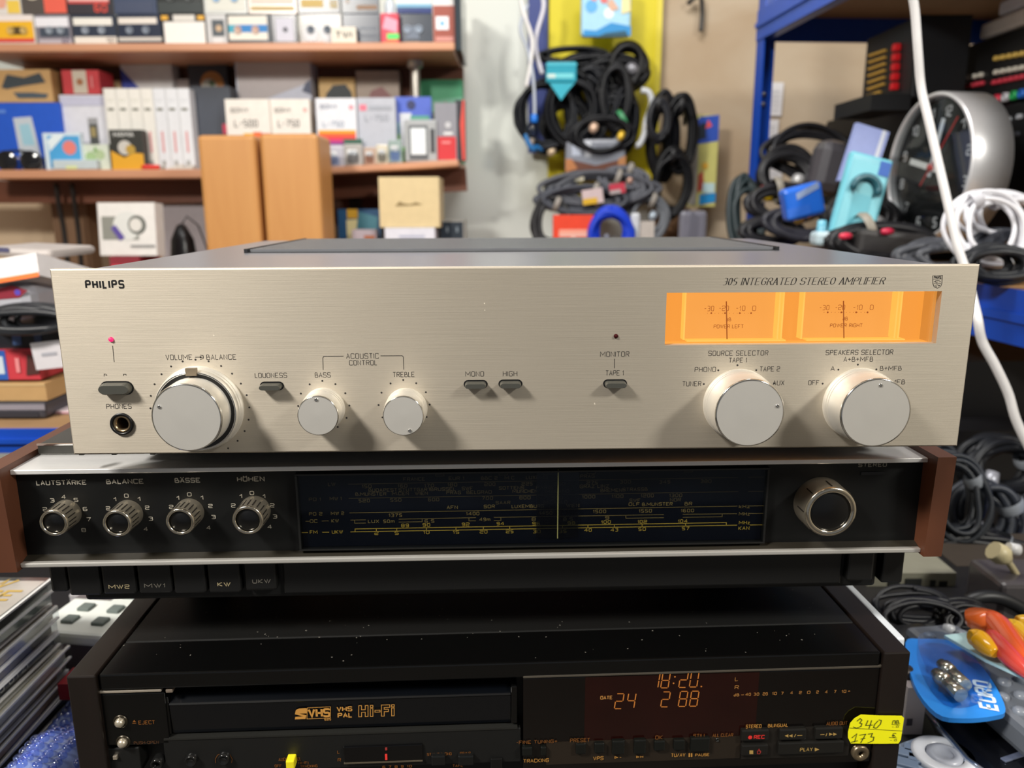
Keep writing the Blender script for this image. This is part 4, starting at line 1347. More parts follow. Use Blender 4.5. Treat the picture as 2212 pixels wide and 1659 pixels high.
# ------------------------------------------------------------------ things on the lower left shelf
SH = 'things on the lower shelf'
bb = item('phone_box', 'bright blue phone box with a silver phone printed on it', 'box', -40, 222, 128, None, 1.965, .10, '1a56c8', [('p', [(.42, .02), (.70, .02), (.62, .80), (.38, .78)], 'c4ccd4'), ('p', [(.47, .38), (.62, .38), (.58, .70), (.445, .68)], '9cc8d8'), (.0, .85, .3, .9, '5a86d8')], base=ZL)
item('kraft_box', 'brown cardboard box with dark binoculars printed, on the blue phone box', 'box', -40, 150, 112, 221, 1.97, .10, 'c8a06a', [('p', [(.28, .45), (.38, .85), (.62, .75), (.85, .9), (.92, .6), (.6, .5), (.35, .4)], '3e464c'), ('p', [(.44, .3), (.72, .3), (.94, .25), (.9, .12), (.5, .12)], '4a5660')])
item('phone_box', 'white phone box with a dark grey phone printed on it', 'box', 127, 205, 224, None, 1.975, .09, 'dcdce4', [(.58, .12, .80, .70, '9a9a9c'), (.60, .3, .78, .62, '4a4c4a'), (.62, .45, .74, .58, '9a8a5a'), (.02, .86, 1, .98, 'c4c4d8')], base=ZL)
item('small_red_box', 'small red box with cream middle, on the white phone box', 'box', 135, 151, 215, 203, 1.985, .07, 'c93c42', [(.28, .02, .66, .98, 'cfc4b2'), ('c', .47, .5, .09, 'a87048'), ('t', 'I', .82, .5, .05, .5, .05, 'e8a0a0')])
item('software_box', 'white box with a dark blue diagonal half, behind the white video cases', 'box', 259, 139, 369, None, 2.06, .05, 'c6c4c4', [('p', [(0, .0), (.75, .55), (.0, .97)], '2e3e98'), ('p', [(.0, 0), (1, 0), (1, .2), (.0, .4)], '2e3e98')], base=ZL)
item('beige_carton', 'flat beige carton just above the left white video cases', 'box', 216, 174, 260, None, 2.07, .05, 'c4ab84', base=ZL)
for i in range(7):
    x0 = 222+i*26.6
    lb = ('leftmost', 'second', 'third', 'fourth', 'fifth', 'sixth', 'rightmost')[i]
    bw = i < 4
    item('video_case', 'white video case on the lower shelf, '+lb+' of the row of seven', 'video case', x0, 191, x0+26, None, 1.955, .11, 'ebe8e0' if bw else 'e2e4e8',
         [(.06, .0, .09, 1, 'c8c8c4'), ('t', 'II', .5, .86, .3, .03, .006, '9aa07a' if bw else 'a0a4a8'), (.25, .735, .75, .765, '7c7c70'), (.42, .22, .60, .48, 'e0a0a0' if i > 2 else 'eadcd8'), (.3, .06, .6, .12, 'a8a8a4')], base=ZL, group='white video cases on the lower shelf', yaw=random.uniform(-.8, .8))
item('disc_sleeve', 'black sleeve with an orange disc picture, under the upper shelf', 'disc sleeve', 404, 131, 488, None, 2.075, .012, '34343c', [('c', .60, .80, .30, 'b87a3c'), ('c', .52, .77, .20, 'b8b4a8'), ('c', .60, .80, .08, '5a6a4a')], base=ZL)
item('tape_box', 'dark grey tape box with a red square, behind the left loudspeaker', 'box', 411, 187, 496, None, 1.99, .06, '3e4450', [(.74, .44, .94, .56, 'd83a5c'), (.1, .30, .9, .36, '6a6a78'), (.1, .16, .7, .24, '8a9094')], base=ZL)
item('white_carton', 'little white carton between the diagonal box and the disc sleeve', 'box', 372, 171, 408, None, 2.085, .05, 'cfc4c0', base=ZL)
item('display_carton', 'big pale lilac carton with diagonal band, behind the white tape boxes', 'box', 506, 121, 668, None, 2.04, .12, 'c8ccdc', [('p', [(.02, .55), (1, .78), (1, 1), (.02, 1)], 'b8b0b0'), ('p', [(.02, .36), (.4, .40), (.35, .47), (.02, .46)], '3a4440'), (.60, .44, .74, .52, '1c2024'), ('p', [(.88, .7), (1, .67), (1, .80), (.93, .77)], '48506a')], base=ZL)
SN = 'white tape boxes behind the loudspeakers'
for x0, x1, t, lb, Y, pr in ((485, 580, 'L-500', 'white tape box marked L-500 behind the gap between the loudspeakers', 1.945, [(.38, .03, .62, .1, 'f0b020'), (.62, .03, 1, .1, 'e8503c')]),
                             (581, 668, 'L-750', 'white tape box marked L-750 behind the right loudspeaker', 1.955, [(.0, .02, 1, .08, 'f0d0a0')])):
    item('tape_box', lb, 'tape box', x0, 214, x1, None, Y, .03, 'ebe5dc', [('t', 'SONY', .32, .845, .4, .055, .014, '8a8680'), ('t', t, .45, .66, .52, .09, .016, '7a7672')]+([('c', .88, .85, .05, 'e8a8a0')] if x0 > 500 else [])+[(p[0], p[1]+.42, p[2], p[3]+.42, p[4]) for p in pr], base=ZL, group=SN)
item('tape_box', 'white tape box with yellow to purple sunset stripes at its foot', 'tape box', 681, 212, 768, None, 1.93, .03, 'e2e4ea', [('t', 'SONY', .32, .88, .42, .05, .014, '8a90a0'), ('t', 'L-750', .42, .63, .5, .07, .014, '9aa4b4'), ('c', .88, .87, .06, 'e89aa4'), (.04, .50, .97, .54, 'f0a818'), (.04, .455, .97, .50, 'f4661c'), (.04, .41, .97, .455, 'e83434'), (.04, .365, .97, .41, 'cc2a6c'), (.04, .33, .97, .365, '8a2a8c')], base=zr(725))
item('tape_box', 'pale grey tape box with a pink square in its top left corner', 'tape box', 771, 211, 853, None, 1.94, .03, 'b9bcc6', [(.06, .81, .24, .90, 'e47488'), ('t', 'L-750', .5, .70, .6, .08, .016, '9a9ea8'), (.3, .82, .9, .88, 'a2a6b0')], base=zr(812))
bl = item('blister_card', 'blue and green blister card hanging before the chrome post', 'blister pack', 852, 209, 931, None, 1.97, .006, '5068c8', [('p', [(0, .0), (1, .0), (1, .48), (0, .60)], '7cc060'), ('p', [(.0, .45), (1, .4), (1, .62), (.0, .62)], '4a90a8'), (.12, .25, .45, .76, 'd4d6dc'), (.42, .45, .95, .72, '58a088'), ('c', .45, .88, .12, '2c3460')], base=zr(890))
dv = item('handheld_player', 'silver handheld player with a white screen, right of the tape boxes', 'media player', 872, 258, 943, None, 1.925, .02, 'a9acae', [(.14, .06, .72, .86, '5a5e62'), (.20, .18, .66, .80, 'e6ecf0'), (.80, .22, .93, .78, '3c3e42')], base=zr(905), bev=.004)
item('tool_card', 'grey card pack with a red lower half, right end of the shelf', 'pack', 938, 222, 986, None, 1.935, .015, '8c8c94', [(.1, .02, .95, .42, 'cf3036'), ('c', .6, .62, .14, 'c4c4c8'), (.4, .45, .8, .5, 'e0e0e0'), (.3, .3, .7, .34, 'e88a8a')], base=zr(960))
item('photo_card', 'black card with a red edge at the right end of the shelf', 'pack', 984, 216, 1004, 345, 1.94, .05, '2c2c34', [('p', [(.7, .0), (1, .0), (1, 1), (.8, 1), (.5, .6)], 'd8483c')], base=zr(985))
cb = item('camera_box', 'beige box with a black camera printed, under the upper shelf', 'box', 688, 168, 765, None, 2.06, .06, 'c8a468', [('p', [(.12, .70), (.2, .83), (.4, .92), (.75, .93), (.9, .85), (.98, .66), (.6, .62)], '20282c')], base=zr(725))
item('pictured_box', 'beige box with a reddish car picture, right of the camera box', 'box', 768, 153, 861, None, 2.07, .06, 'a8978a', [('p', [(.2, .64), (.35, .80), (.6, .84), (.85, .72), (.9, .62)], '8c5c5c'), (.3, .58, .8, .62, 'b8906a')], base=zr(812))
item('green_box', 'green box half hidden behind the chrome post and red pack', 'box', 905, 172, 999, None, 2.08, .05, '3e9468', [('p', [(.4, .45), (1, .5), (1, .8), (.2, .75)], '6aa88c'), ('p', [(.5, .62), (.65, .62), (.6, .75)], 'c03838'), (0, .45, .35, .62, '54685a')], base=zr(952))
# small front things
item('disc_pack', 'pale disc pack with blue sky and red balloon print', 'pack', 91, 287, 173, None, 1.918, .012, 'd4e4ee', [(.12, .05, .96, .92, '4aa4dc'), ('p', [(.15, .5), (.6, .95), (.3, .95), (.12, .8)], 'e4f0f4'), ('c', .68, .60, .18, 'e88078'), (.3, .1, .8, .28, '7ab8e4')], base=ZL)
item('film_pack', 'black and yellow pack with a silver disc, before the video cases', 'pack', 235, 280, 304, None, 1.915, .03, '26261f', [('p', [(0, .0), (1, .0), (1, .40), (.7, .42), (.4, .30), (0, .48)], 'e0a41c'), ('c', .45, .55, .22, 'c8c4bc'), ('c', .62, .50, .15, 'b89434'), ('t', 'HAMA', .45, .88, .6, .1, .03, 'c8c8c4')], base=ZL, yaw=2)
item('leaf_packet', 'pale green leaf patterned packet beside the black and yellow pack', 'packet', 176, 312, 234, None, 1.925, .02, 'd4dccc', [('c', .3, .5, .2, 'a4c08c'), ('c', .65, .6, .18, 'b0c498'), ('p', [(.4, .7), (.5, .95), (.6, .7)], '8ab070')], base=ZL)
item('clear_tray', 'low clear plastic tray in front of the disc pack', 'tray', 112, 345, 208, None, 1.905, .02, 'c4d0d4', [(.3, .05, .55, .4, 'dce4a8')], base=ZL, bev=.003)
q = P(328, 362, 1.915)
rt = empty('red_lighter', (q.x, 1.915, ZL), R(20), 'small glossy red thing lying before the white video cases', 'trinket')
MB().rbox(-.022, -.006, 0, .018, .006, .011, .004).build('body', mat('d8342a', .25), rt)
MB().rbox(.018, -.005, .001, .03, .005, .009, .002).build('cap', mat('b4b0a8', .3, .6), rt)
q = P(392, 360, 1.92)
rt = empty('price_tag_strip', (q.x, 1.92, ZL), R(-8), 'white crumpled paper strip lying right of the red thing', 'paper')
mb = MB()
for i in range(5):
    mb.rbox(-.03+i*.012, -.006+(i % 2)*.003, 0, -.016+i*.012, .006+(i % 2)*.003, .006+(i % 3)*.003, .001)
mb.build('paper', mat('d8d4cc', .7), rt)
# dark glasses
q = P(40, 345, 1.915)
rt = empty('sunglasses', (q.x, 1.915, ZL), R(8), 'dark folded sunglasses at the left end of the lower shelf', 'glasses')
for sx in (-.026, .026):
    MB().lathe([(.023, -.001), (.024, .0), (.021, .0015), (0, .002)], (sx, 0, .02), 'y', 18).build('lens', mat('1e1e20', .1), rt)
MB().tube([(-.006, -.001, .024), (0, -.002, .028), (.006, -.001, .024)], .002, 6).build('bridge', mat('c8c8cc', .25, .8), rt)
for sx in (-1, 1):
    MB().tube([(sx*.05, 0, .026), (sx*.052, .03, .025), (sx*.045, .08, .012)], .0022, 6).build('temple', mat('1c1c1e', .3), rt)
cable('earphone_cable', 'thin black cable curled beside the sunglasses', [P(2, 330, 1.93), P(40, 326, 1.93), P(80, 335, 1.925), P(88, 352, 1.92), P(60, 361, 1.915), P(84, 363, 1.915)], .003, '202022')
# clear clutter on the right shelf
for i, (x0, y0, x1, col, lb) in enumerate(((690, 316, 742, 'c4c2cc', 'clear lilac tinted blister pack at the left of the tilted shelf'), (742, 311, 782, 'b4b0ac', 'clear grey blister pack, second on the tilted shelf'), (784, 318, 812, 'c0a898', 'clear blister pack with brownish insert'),
                                           (812, 312, 838, 'd4ccb8', 'clear blister pack with a shiny cap'), (838, 302, 868, '9aaca8', 'clear greenish blister pack beside the player'))):
    zz = zr((x0+x1)/2)
    o = item('blister_pack', lb, 'blister pack', x0, y0, x1, None, 1.908, .012, col, [(.15, .1, .8, .5, ('8a94b4', '7a7470', 'a06a50', '8a8272', '6a84b4')[i]), (.2, .55, .7, .75, 'e4e4e4')], base=zz, rough=.15, yaw=(-6, 5, -3, 8, 0)[i], bev=.003)
    w_, h_, d_ = dims(o)
    MB().lathe([(h_*.28, 0), (h_*.24, .005), (0, .007)], (0, -.0006, h_*.42), 'y', 14).build('dome', pane('e8ecf0', .9, .95, .1), o)
item('green_card', 'dark green card behind the clear packs under the sunset box', 'card', 742, 300, 782, None, 1.922, .003, '2e5a48', base=zr(760))

# ------------------------------------------------------------------ loudspeakers
ZB = -.185
ct = empty('back_counter', (0, 1.62, FLOOR), 0, 'long wooden counter along the back wall behind the amplifier', 'counter')
MB().box(-1.75, 0, ZB-FLOOR-.03, .42, BACK-1.63, ZB-FLOOR).build('counter_top', wood('7a5236', '936848', .5), ct)
for x in (-1.7, -.7, .38):
    MB().box(x-.012, .02, 0, x+.012, .55, ZB-FLOOR-.03).build('panel_leg', BROWN, ct)
OAK = wood('bd8146', 'd49c5c', .42, (5, 5, .5), 7)
for x0, x1, y0, lb in ((424, 549, 291, 'left beech bookshelf loudspeaker behind the amplifier, seen from behind'), (559, 686, 288, 'right beech bookshelf loudspeaker behind the amplifier, seen from behind')):
    Y = 1.70
    a_, b_ = P(x0, 300, Y), P(x1, 300, Y)
    zt = P((x0+x1)/2, y0, Y).z
    w_, h_ = b_.x-a_.x, zt-ZB
    sp = empty('loudspeaker', ((a_.x+b_.x)/2, Y, ZB), 0, lb, 'loudspeaker', 'pair of wooden loudspeakers')
    MB().rbox(-w_/2, .0, .0, w_/2, .125, h_, .009).build('cabinet', OAK, sp)
    MB().box(-w_/2+.01, .124, .01, w_/2-.01, .133, h_-.01).build('grille', mat('1c1c1c', .8), sp)
    MB().lathe([(.004, 0), (.004, .006)], (-w_*.3, 0, .03), 'y', 10).build('terminal', mat('b02020', .3), sp)
    MB().lathe([(.004, 0), (.004, .006)], (w_*.3, 0, .03), 'y', 10).build('terminal', mat('202020', .3), sp)
q = P(552, 400, 1.72)
item('orange_spacer', 'thin orange strip standing in the gap between the loudspeakers', 'strip', 547, 285, 562, None, 1.84, .01, 'e8682a', base=ZB)

# ------------------------------------------------------------------ below the lower shelf
hb = item('headphone_box', 'white box with grey headphones printed, under the lower shelf', 'box', 208, 437, 336, 552, 1.66, .035, 'e6e2de', [(.06, .30, .70, .74, '8c8c84'), ('c', .50, .56, .24, 'dcdcd8'), ('c', .68, .58, .16, '6a6c66'), ('c', .66, .58, .11, 'dedad4'), ('p', [(.22, .52), (.30, .58), (.46, .34), (.37, .28)], '5a4a98'), (.55, .16, .98, .2, '8a8a8a')], yaw=-4, lean=5)
item('red_pack', 'red and dark flat pack under the white headphone box', 'pack', 236, 554, 300, None, 1.65, .1, '8a2834', [(.05, .3, .9, .8, 'd83c50')], base=ZB)
q = P(375, 530, 1.75)
rt = empty('computer_mouse', (q.x, 1.80, ZB), 0, 'black oval thing standing left of the wooden loudspeakers', 'mouse')
MB().lathe([(0, 0), (.022, .01), (.03, .06), (.024, .11), (.01, .14), (0, .145)], (0, 0, 0), 'z', 20).build('body', mat('1c1c20', .3), rt)
MB().tube([(0, 0, .14), (.01, .01, .16), (.03, .02, .14), (.05, .03, .06)], .002, 6).build('lead', mat('1c1c20', .3), rt)
item('grey_carton', 'pale lilac grey carton against the wall behind the black oval thing', 'box', 340, 440, 440, None, 2.02, .1, 'aaa2a6', base=ZB)
item('kraft_carton', 'cream cardboard carton with scribble, under the tilted shelf', 'box', 819, 382, 949, 491, 1.80, .12, 'd8c294', [('p', [(.26, .42), (.34, .52), (.40, .48), (.5, .46), (.62, .50), (.72, .45), (.6, .44), (.42, .43)], '8a7448')], lean=1)
item('white_carton', 'white carton with faint print under the cream cardboard carton', 'box', 831, 492, 939, None, 1.795, .14, 'dcdce6', [(.28, .84, .8, .88, 'b4b8cc')], base=ZB)
item('battery_pack', 'blue and yellow battery pack left of the cream carton', 'pack', 729, 452, 820, None, 1.90, .03, '1f4c74', [('p', [(.2, .58), (.7, .62), (.9, .74), (.8, .88), (.2, .86)], 'd8cc98'), (.22, .88, .48, 1, 'c89a2c'), ('p', [(.7, .46), (.95, .5), (.95, .6), (.65, .54)], 'd8b02c'), ('p', [(.4, .62), (.9, .56), (.95, .9), (.5, .97)], '4a8494')], base=ZB)
item('cable_box', 'dark upright box in the shadow behind the battery pack', 'box', 752, 415, 775, None, 2.08, .04, '282624', base=ZB)
item('label_box', 'grey box with a dark label right of the cream carton', 'box', 950, 476, 1003, None, 1.86, .08, '9c9a94', [(.0, .72, .95, .98, '1e2a36'), ('t', 'II', .5, .86, .4, .08, .03, '7a8690')], base=ZB)
item('small_pink_box', 'small pale box before the battery pack', 'box', 760, 496, 812, None, 1.84, .03, 'a89ca4', [(.5, .4, .95, .9, 'a05a34')], base=ZB)
# wooden upright and hanging leads, left
item('wooden_upright', 'brown wooden upright under the left end of the lower shelf', 'post', 106, 418, 182, None, 2.09, .05, wood('7a5c44', '8e6e52', .6, (5, 1, 1), 6), base=ZB)
for x0, x1, lb in ((121, 148, 'left black lead hanging from the lower shelf'), (155, 176, 'right black lead hanging from the lower shelf')):
    cable('hanging_lead', lb, [P(x0, 396, 1.96), P(x0+6, 440, 1.97), P((x0+x1)/2+4, 500, 1.98), P(x1+2, 600, 1.98)], .006, '1e1a18')

pl, pr_ = P(-60, 420, BACK-.01), P(422, 420, BACK-.01)
struct('trim_1', MB().box(pl.x-.3, BACK-.012, ZB, pr_.x, BACK, P(200, 404, BACK).z), wood('d6bc98', 'e4cdb0', .7, (1, 1, 1), 3))

# ================================================================== CABLE WALL
yp = empty('cable_display', (P(1300, 425, 2.16).x, 2.16, P(1300, 425, 2.16).z), 0, 'tall yellow hanging panel for cables on the back wall', 'panel')
hw = (P(1421, 300, 2.16).x-P(1184, 300, 2.16).x)/2
MB().rbox(-hw, 0, 0, hw, .03, .62, .003).build('sheet', mat('d4c400', .5, 0, .06, 8), yp)
MB().box(hw-.014, -.004, 0, hw, .0, .62).build('edge_strip', mat('dccc3c', .45), yp)
for x, z in ((-.05, .24), (.04, .26), (-.01, .47), (.08, .22), (-.08, .28)):
    MB().tube([(x, 0, z), (x, -.03, z), (x, -.05, z+.006)], .002, 6).build('hook', mat('a8a8a8', .3, .8), yp)
item('blue_strip', 'narrow dark blue upright strip left of the yellow panel', 'strip', 1141, -40, 1182, 330, 2.15, .02, '26387c')
gp = MB()
bag = item('blue_bag', 'shiny blue and white printed bag at the top of the yellow panel', 'bag', 1256, -40, 1364, 78, 2.06, .03, 'a8d4ec', [('p', [(.05, 0), (1, 0), (1, .18), (.6, .25), (.3, .1), (.05, .12)], '1c88c8'), ('p', [(.3, -.02), (.95, .0), (.9, .10), (.5, .06)], '0c4a60'), ('c', .2, .55, .12, '5aa8e0'), ('c', .55, .42, .10, 'e8f0f8'), ('c', .45, .68, .08, 'd86a6a'), ('c', .25, .7, .06, 'd88a8a'), ('p', [(.6, .45), (.75, .5), (.6, .7), (.5, .6)], 'd0a890'), ('p', [(.8, .4), (.98, .45), (.95, .9), (.8, .9)], 'e4d8a0')], rough=.25, bev=.008)
BC = 'black cables hung on the yellow panel'
lst = [(1180, 250, 52, 62, 2.06, 4, 3.2, '12151b', None, (1150, 300, 'c8b8a8'), 'thin black cable loop at the lower left of the yellow panel, over the blue strip'),
       (1236, 236, 46, 62, 2.04, 6, 4.2, '0e1015', (1.6, '202024'), (1286, 268, 'd8b8a0'), 'thick black cable coil in the middle of the hanging cables'),
       (1268, 232, 36, 66, 2.07, 5, 4.0, '12141a', None, (1195, 318, 'd8c0a0'), 'black cable coil with shiny grey sheen, just right of the middle'),
       (1328, 210, 30, 56, 2.05, 5, 4.5, '0e0f13', (-1.0, '3c8c5c'), None, 'black cable coil held by a green tie'),
       (1355, 140, 30, 34, 2.08, 4, 6.0, '0b0b0d', None, (1368, 142, '8a8a90'), 'black power cable coil at the upper right of the yellow panel'),
       (1290, 150, 70, 26, 2.09, 6, 4.0, '0f1014', None, None, 'wide flat bundle of black cables across the yellow panel'),
       (1240, 122, 60, 14, 2.10, 4, 3.2, '131518', None, None, 'thin dark cable bundle along the top of the cable bunch'),
       (1300, 290, 58, 30, 2.03, 4, 3.4, '141519', None, (1345, 285, 'e8c040'), 'lowest black cable bundle with a yellow plug'),
       (1350, 260, 24, 56, 2.07, 4, 3.2, '181a20', None, None, 'dark grey cable loop left of the white cable'),
       (1282, 190, 40, 40, 2.085, 5, 4.2, '0d0e12', None, None, 'black cable coil behind the middle coils, below the flat bundle'),
       (1318, 262, 40, 44, 2.075, 5, 4.0, '101116', None, (1338, 296, 'b8c0c8'), 'black cable coil low behind the green tied coil'),
       (1222, 268, 46, 40, 2.085, 5, 3.8, '0f1014', None, None, 'black cable coil low behind the loop on the blue strip'),
       (1330, 160, 54, 30, 2.08, 5, 4.0, '0e0f13', None, None, 'black cable coil behind the power cable coil')]
for i, (cx_, cy_, rx, ry, Y, tn, rp, col, tie, plug, lb) in enumerate(lst):
    coil(lb, cx_, cy_, rx, ry, Y, tn, rp, col, tie, plug, .09, 0, 20+i, BC)
rt = item('turquoise_pack', 'turquoise cable pack hanging at the left of the black cables', 'pack', 1180, 133, 1246, 178, 2.0, .03, '2a9ab0', [(.02, .2, .9, .44, '6cc8d0'), (.05, .22, .3, .4, 'c8d8d0'), (.0, .8, 1, .9, '38b0c4')], rough=.3, bev=.004)
w_, h_, d_ = dims(rt)
MB().prism([(-w_*.4, 0), (w_*.45, 0), (w_*.2, -.02), (0, -.04), (-w_*.2, -.02)], .004, .02).build('flap', mat('3aa8bc', .3), rt)
# white cables over the blue strip
WC = 'e6e4e2'
cable('white_cable', 'white cable crossing at the top of the blue strip, ending in a plug', [P(1124, -10, 2.02), P(1132, 30, 2.0), P(1146, 70, 2.0), P(1150, 98, 2.0), P(1146, 140, 2.0), P(1137, 188, 2.0)], .0048, WC)
cable('white_cable', 'white cable hanging beside the turquoise pack', [P(1172, -10, 2.03), P(1174, 20, 2.03), P(1158, 80, 2.03), P(1160, 120, 2.03), P(1172, 160, 2.03)], .0055, 'd4d2dc')
cable('white_cable', 'thin grey white cable down the blue strip to a clear plug', [P(1140, 10, 2.01), P(1124, 60, 2.0), P(1140, 110, 2.0), P(1152, 170, 2.0), P(1155, 240, 2.0), P(1152, 262, 2.0)], .004, 'b4bcc8')
rt = empty('clear_plug', P(1150, 280, 1.99), 0, 'clear plug with a bright blue sleeve hanging on the blue strip', 'plug')
MB().lathe([(0, -.02), (.012, -.018), (.015, .0), (.010, .016), (0, .018)], (0, 0, 0), 'z', 14).build('plug_body', pane('c0d0e0', 1, .8, .1), rt)
MB().lathe([(.007, .016), (.009, .02), (.008, .034), (0, .036)], (.004, 0, 0), 'z', 12).build('sleeve', mat('1a74d8', .3), rt)
cable('blue_cable', 'short bright blue cable ends below the blue strip', [P(1136, 292, 2.04), P(1142, 310, 2.03), P(1152, 322, 2.03), P(1158, 318, 2.04), P(1172, 322, 2.05)], .0065, '2a7cc0')
rt = empty('white_cable', P(1400, 250, 2.02), 0, 'thick white grey cable hanging down the right edge of the yellow panel', 'cable')
o_ = -Vector(rt.location)
MB().tube(smooth([P(a_, b_, 2.02)+o_ for a_, b_ in ((1385, 195), (1402, 200), (1408, 225), (1396, 262), (1392, 290), (1382, 312), (1374, 314))], 5), .0075, 8).build('cord', mat('c4c8cc', .4), rt)
MB().tube([P(a_, b_, 2.01)+o_ for a_, b_ in ((1398, 268), (1408, 286), (1421, 308))], [.008, .0095, .007], 10).build('plug', mat('dcd8d4', .35), rt)
# clear bag with brown leads
cb_ = item('clear_bag', 'crumpled clear bag of leads hanging under the black cables', 'bag', 1222, 300, 1352, 372, 2.03, .03, '8a8e98', [('p', [(.1, .1), (.5, -.02), (.9, .1), (.95, .4), (.5, .2), (.05, .4)], '6a4030'), (.1, .5, .25, .9, 'b4bccc'), (.32, .45, .42, .95, 'c8ccd4'), (.5, .55, .7, .8, '6a6e78'), ('p', [(.0, .0), (.2, .1), (.1, .4), (.0, .4)], 'b87848'), ('p', [(.85, .0), (1, .1), (1, .5), (.88, .4)], 'b88050')], rough=.2, bev=.008)
# heap of grey cables on the rail below
hk = [(1300, 408, 92, 26, 1.98, 5, 4.5, '55575e', 'wide grey cable heap under the yellow panel'), (1255, 432, 80, 22, 1.96, 5, 4.2, '484b54', 'grey cable bundle at the left of the heap'), (1190, 482, 34, 44, 1.95, 5, 4.0, '2a2a2c', 'black and brown cable loop left of the orange pack'),
      (1395, 470, 38, 40, 1.98, 5, 4.0, '64686e', 'grey cable loop right of the blue coil'), (1345, 385, 40, 20, 2.0, 4, 3.6, '5e6068', 'small grey cable bundle at the top of the heap')]
for i, (cx_, cy_, rx, ry, Y, tn, rp, col, lb) in enumerate(hk):
    coil(lb, cx_, cy_, rx, ry, Y, tn, rp, col, (1.2, '9a948c'), (cx_+rx*.5, cy_-ry*.3, ('c8b8a0', 'c0b4a8', '8a7a60', 'a8b4c0', 'c8a090')[i]), .12, .3, 50+i, 'grey cables heaped below the yellow panel')
for x0, y0, x1, y1, c1, c2, lb, Y in ((1260, 408, 1305, 440, 'd8c4c4', 'e4b830', 'white and yellow printed tag on the grey cables', 1.93), (1318, 396, 1352, 418, 'c83c50', 'b4a8a8', 'crimson printed tag on the grey cables', 1.94), (1228, 376, 1262, 392, 'd4ccb4', 'a8a490', 'shiny cream tag above the grey cables', 1.98)):
    item('paper_tag', lb, 'tag', x0, y0, x1, y1, Y, .002, c1, [(.0, 0, .7, .4, c2)], roll=-8)
item('orange_pack', 'orange red pack with white lettering below the grey cables', 'pack', 1196, 464, 1283, None, 1.82, .03, 'f0482a', [(.14, .74, .84, .80, 'f8a890'), (.14, .70, .84, .74, 'f4c0b0'), (.44, .55, .56, .7, 'f4b0a0')], base=ZB, lean=2)
bc = coil('thick bright blue cable coil right of the orange pack', 1320, 505, 38, 46, 1.80, 8, 5.5, '1c40c8', None, None, .08, 0, 77, None)
for i, (px, py, c_) in enumerate(((1302, 505, 'a8acb4'), (1322, 512, '6a7078'))):
    item('metal_plug', ('left', 'right')[i]+' grey metal plug inside the blue cable coil', 'plug', px, py, px+14, py+40, 1.82, .02, c_, rough=.3, bev=.004)
item('glue_bottle', 'white tube right of the blue cable coil', 'bottle', 1364, 460, 1384, None, 1.80, .02, 'd4d8dc', [(.0, .7, .5, .8, '58a0d0')], base=ZB, bev=.006)
item('white_pack', 'white pack with an orange disc, right of the white tube', 'pack', 1384, 478, 1414, None, 1.80, .02, 'c4bcb4', [('c', .3, .66, .3, 'e06a3c')], base=ZB)
# black cables and bags to the right of the panel
for i, (cx_, cy_, rx, ry, tn, rp, col, lb) in enumerate(((1432, 300, 26, 76, 5, 4.5, '1a1a1e', 'dark grey cable hank right of the yellow panel'), (1468, 290, 26, 62, 6, 5, '0d0e11', 'black cable hank left of the printed blue bag'), (1450, 395, 30, 60, 4, 4.5, '101114', 'black cable loops hanging lowest right of the yellow panel'), (1420, 260, 20, 34, 4, 4, '202126', 'small black cable loop at the right edge of the yellow panel'))):
    coil(lb, cx_, cy_, rx, ry, 2.06-.02*i, tn, rp, col, (1.5, '141416'), None, .10, 0, 90+i, 'black cables right of the yellow panel')
cable('black_lead', 'pointed black lead sticking up from the black cables', [P(1478, 270, 2.08), P(1480, 245, 2.09), P(1486, 210, 2.1)], [.010, .005], '1a1b20') if False else cable('black_lead', 'pointed black lead sticking up from the black cables', [P(1478, 270, 2.08), P(1480, 245, 2.09), P(1486, 210, 2.1)], .005, '1a1b20')
cable('wall_lead', 'short dark lead hanging on the wall at the top right of the yellow panel', [P(1486, 8, 2.17), P(1500, -4, 2.16), P(1514, -6, 2.16), P(1517, 30, 2.17), P(1514, 68, 2.17)], .006, '3c3a38')
cd = item('printed_bag', 'blue topped card bag with yellow middle, right of the black cables', 'bag', 1491, 248, 1549, 446, 2.10, .012, 'c8c478', [('p', [(.15, .68), (1, .72), (1, 1), (.3, .98), (.05, .88)], '2c50b0'), ('p', [(.2, .72), (.55, .75), (.5, .92), (.3, .9)], '1c2838'), ('p', [(.5, .85), (.75, .88), (.6, .95)], 'e0503c'), (.0, .02, .28, .66, 'a8a49c'), ('p', [(.3, .15), (.55, .2), (.5, .4), (.32, .35)], 'b04a3c'), ('p', [(.4, .02), (1, .05), (1, .15), (.4, .13)], '1c88c8'), (.5, .15, .95, .26, 'b8d4d8'), ('c', .55, .45, .12, 'd8a83c')], rough=.3)
item('grey_bag', 'grey translucent plastic bag hanging low beside the blue rack', 'bag', 1470, 455, 1530, None, 2.0, .03, '7c7c88', [('p', [(.2, .1), (.6, .1), (.7, .9), (.4, 1)], '6a6a76')], base=ZB, rough=.25, bev=.01)
item('brown_carton', 'brown carton low between the cables and the grey bag', 'box', 1412, 450, 1490, None, 2.08, .08, '7a5c40', base=ZB)
# papers on the wall behind the rack
for x0, y0, x1, y1, lb in ((1638, 178, 1690, 250, 'upper white paper note on the wall behind the blue rack'), (1638, 258, 1680, 314, 'middle curled white paper note on the wall behind the blue rack'), (1634, 318, 1690, 400, 'lowest white paper note on the wall behind the blue rack')):
    item('paper_note', lb, 'paper', x0, y0, x1, y1, BACK-.012, .002, 'd4d2d4', [(.12, .15+.14*i, .85, .18+.14*i, 'b4b4bc') for i in range(5)], roll=1)

# ================================================================== BLUE RACK, right
YF = 1.75
X0 = P(1622, 300, YF).x
SL = .0744


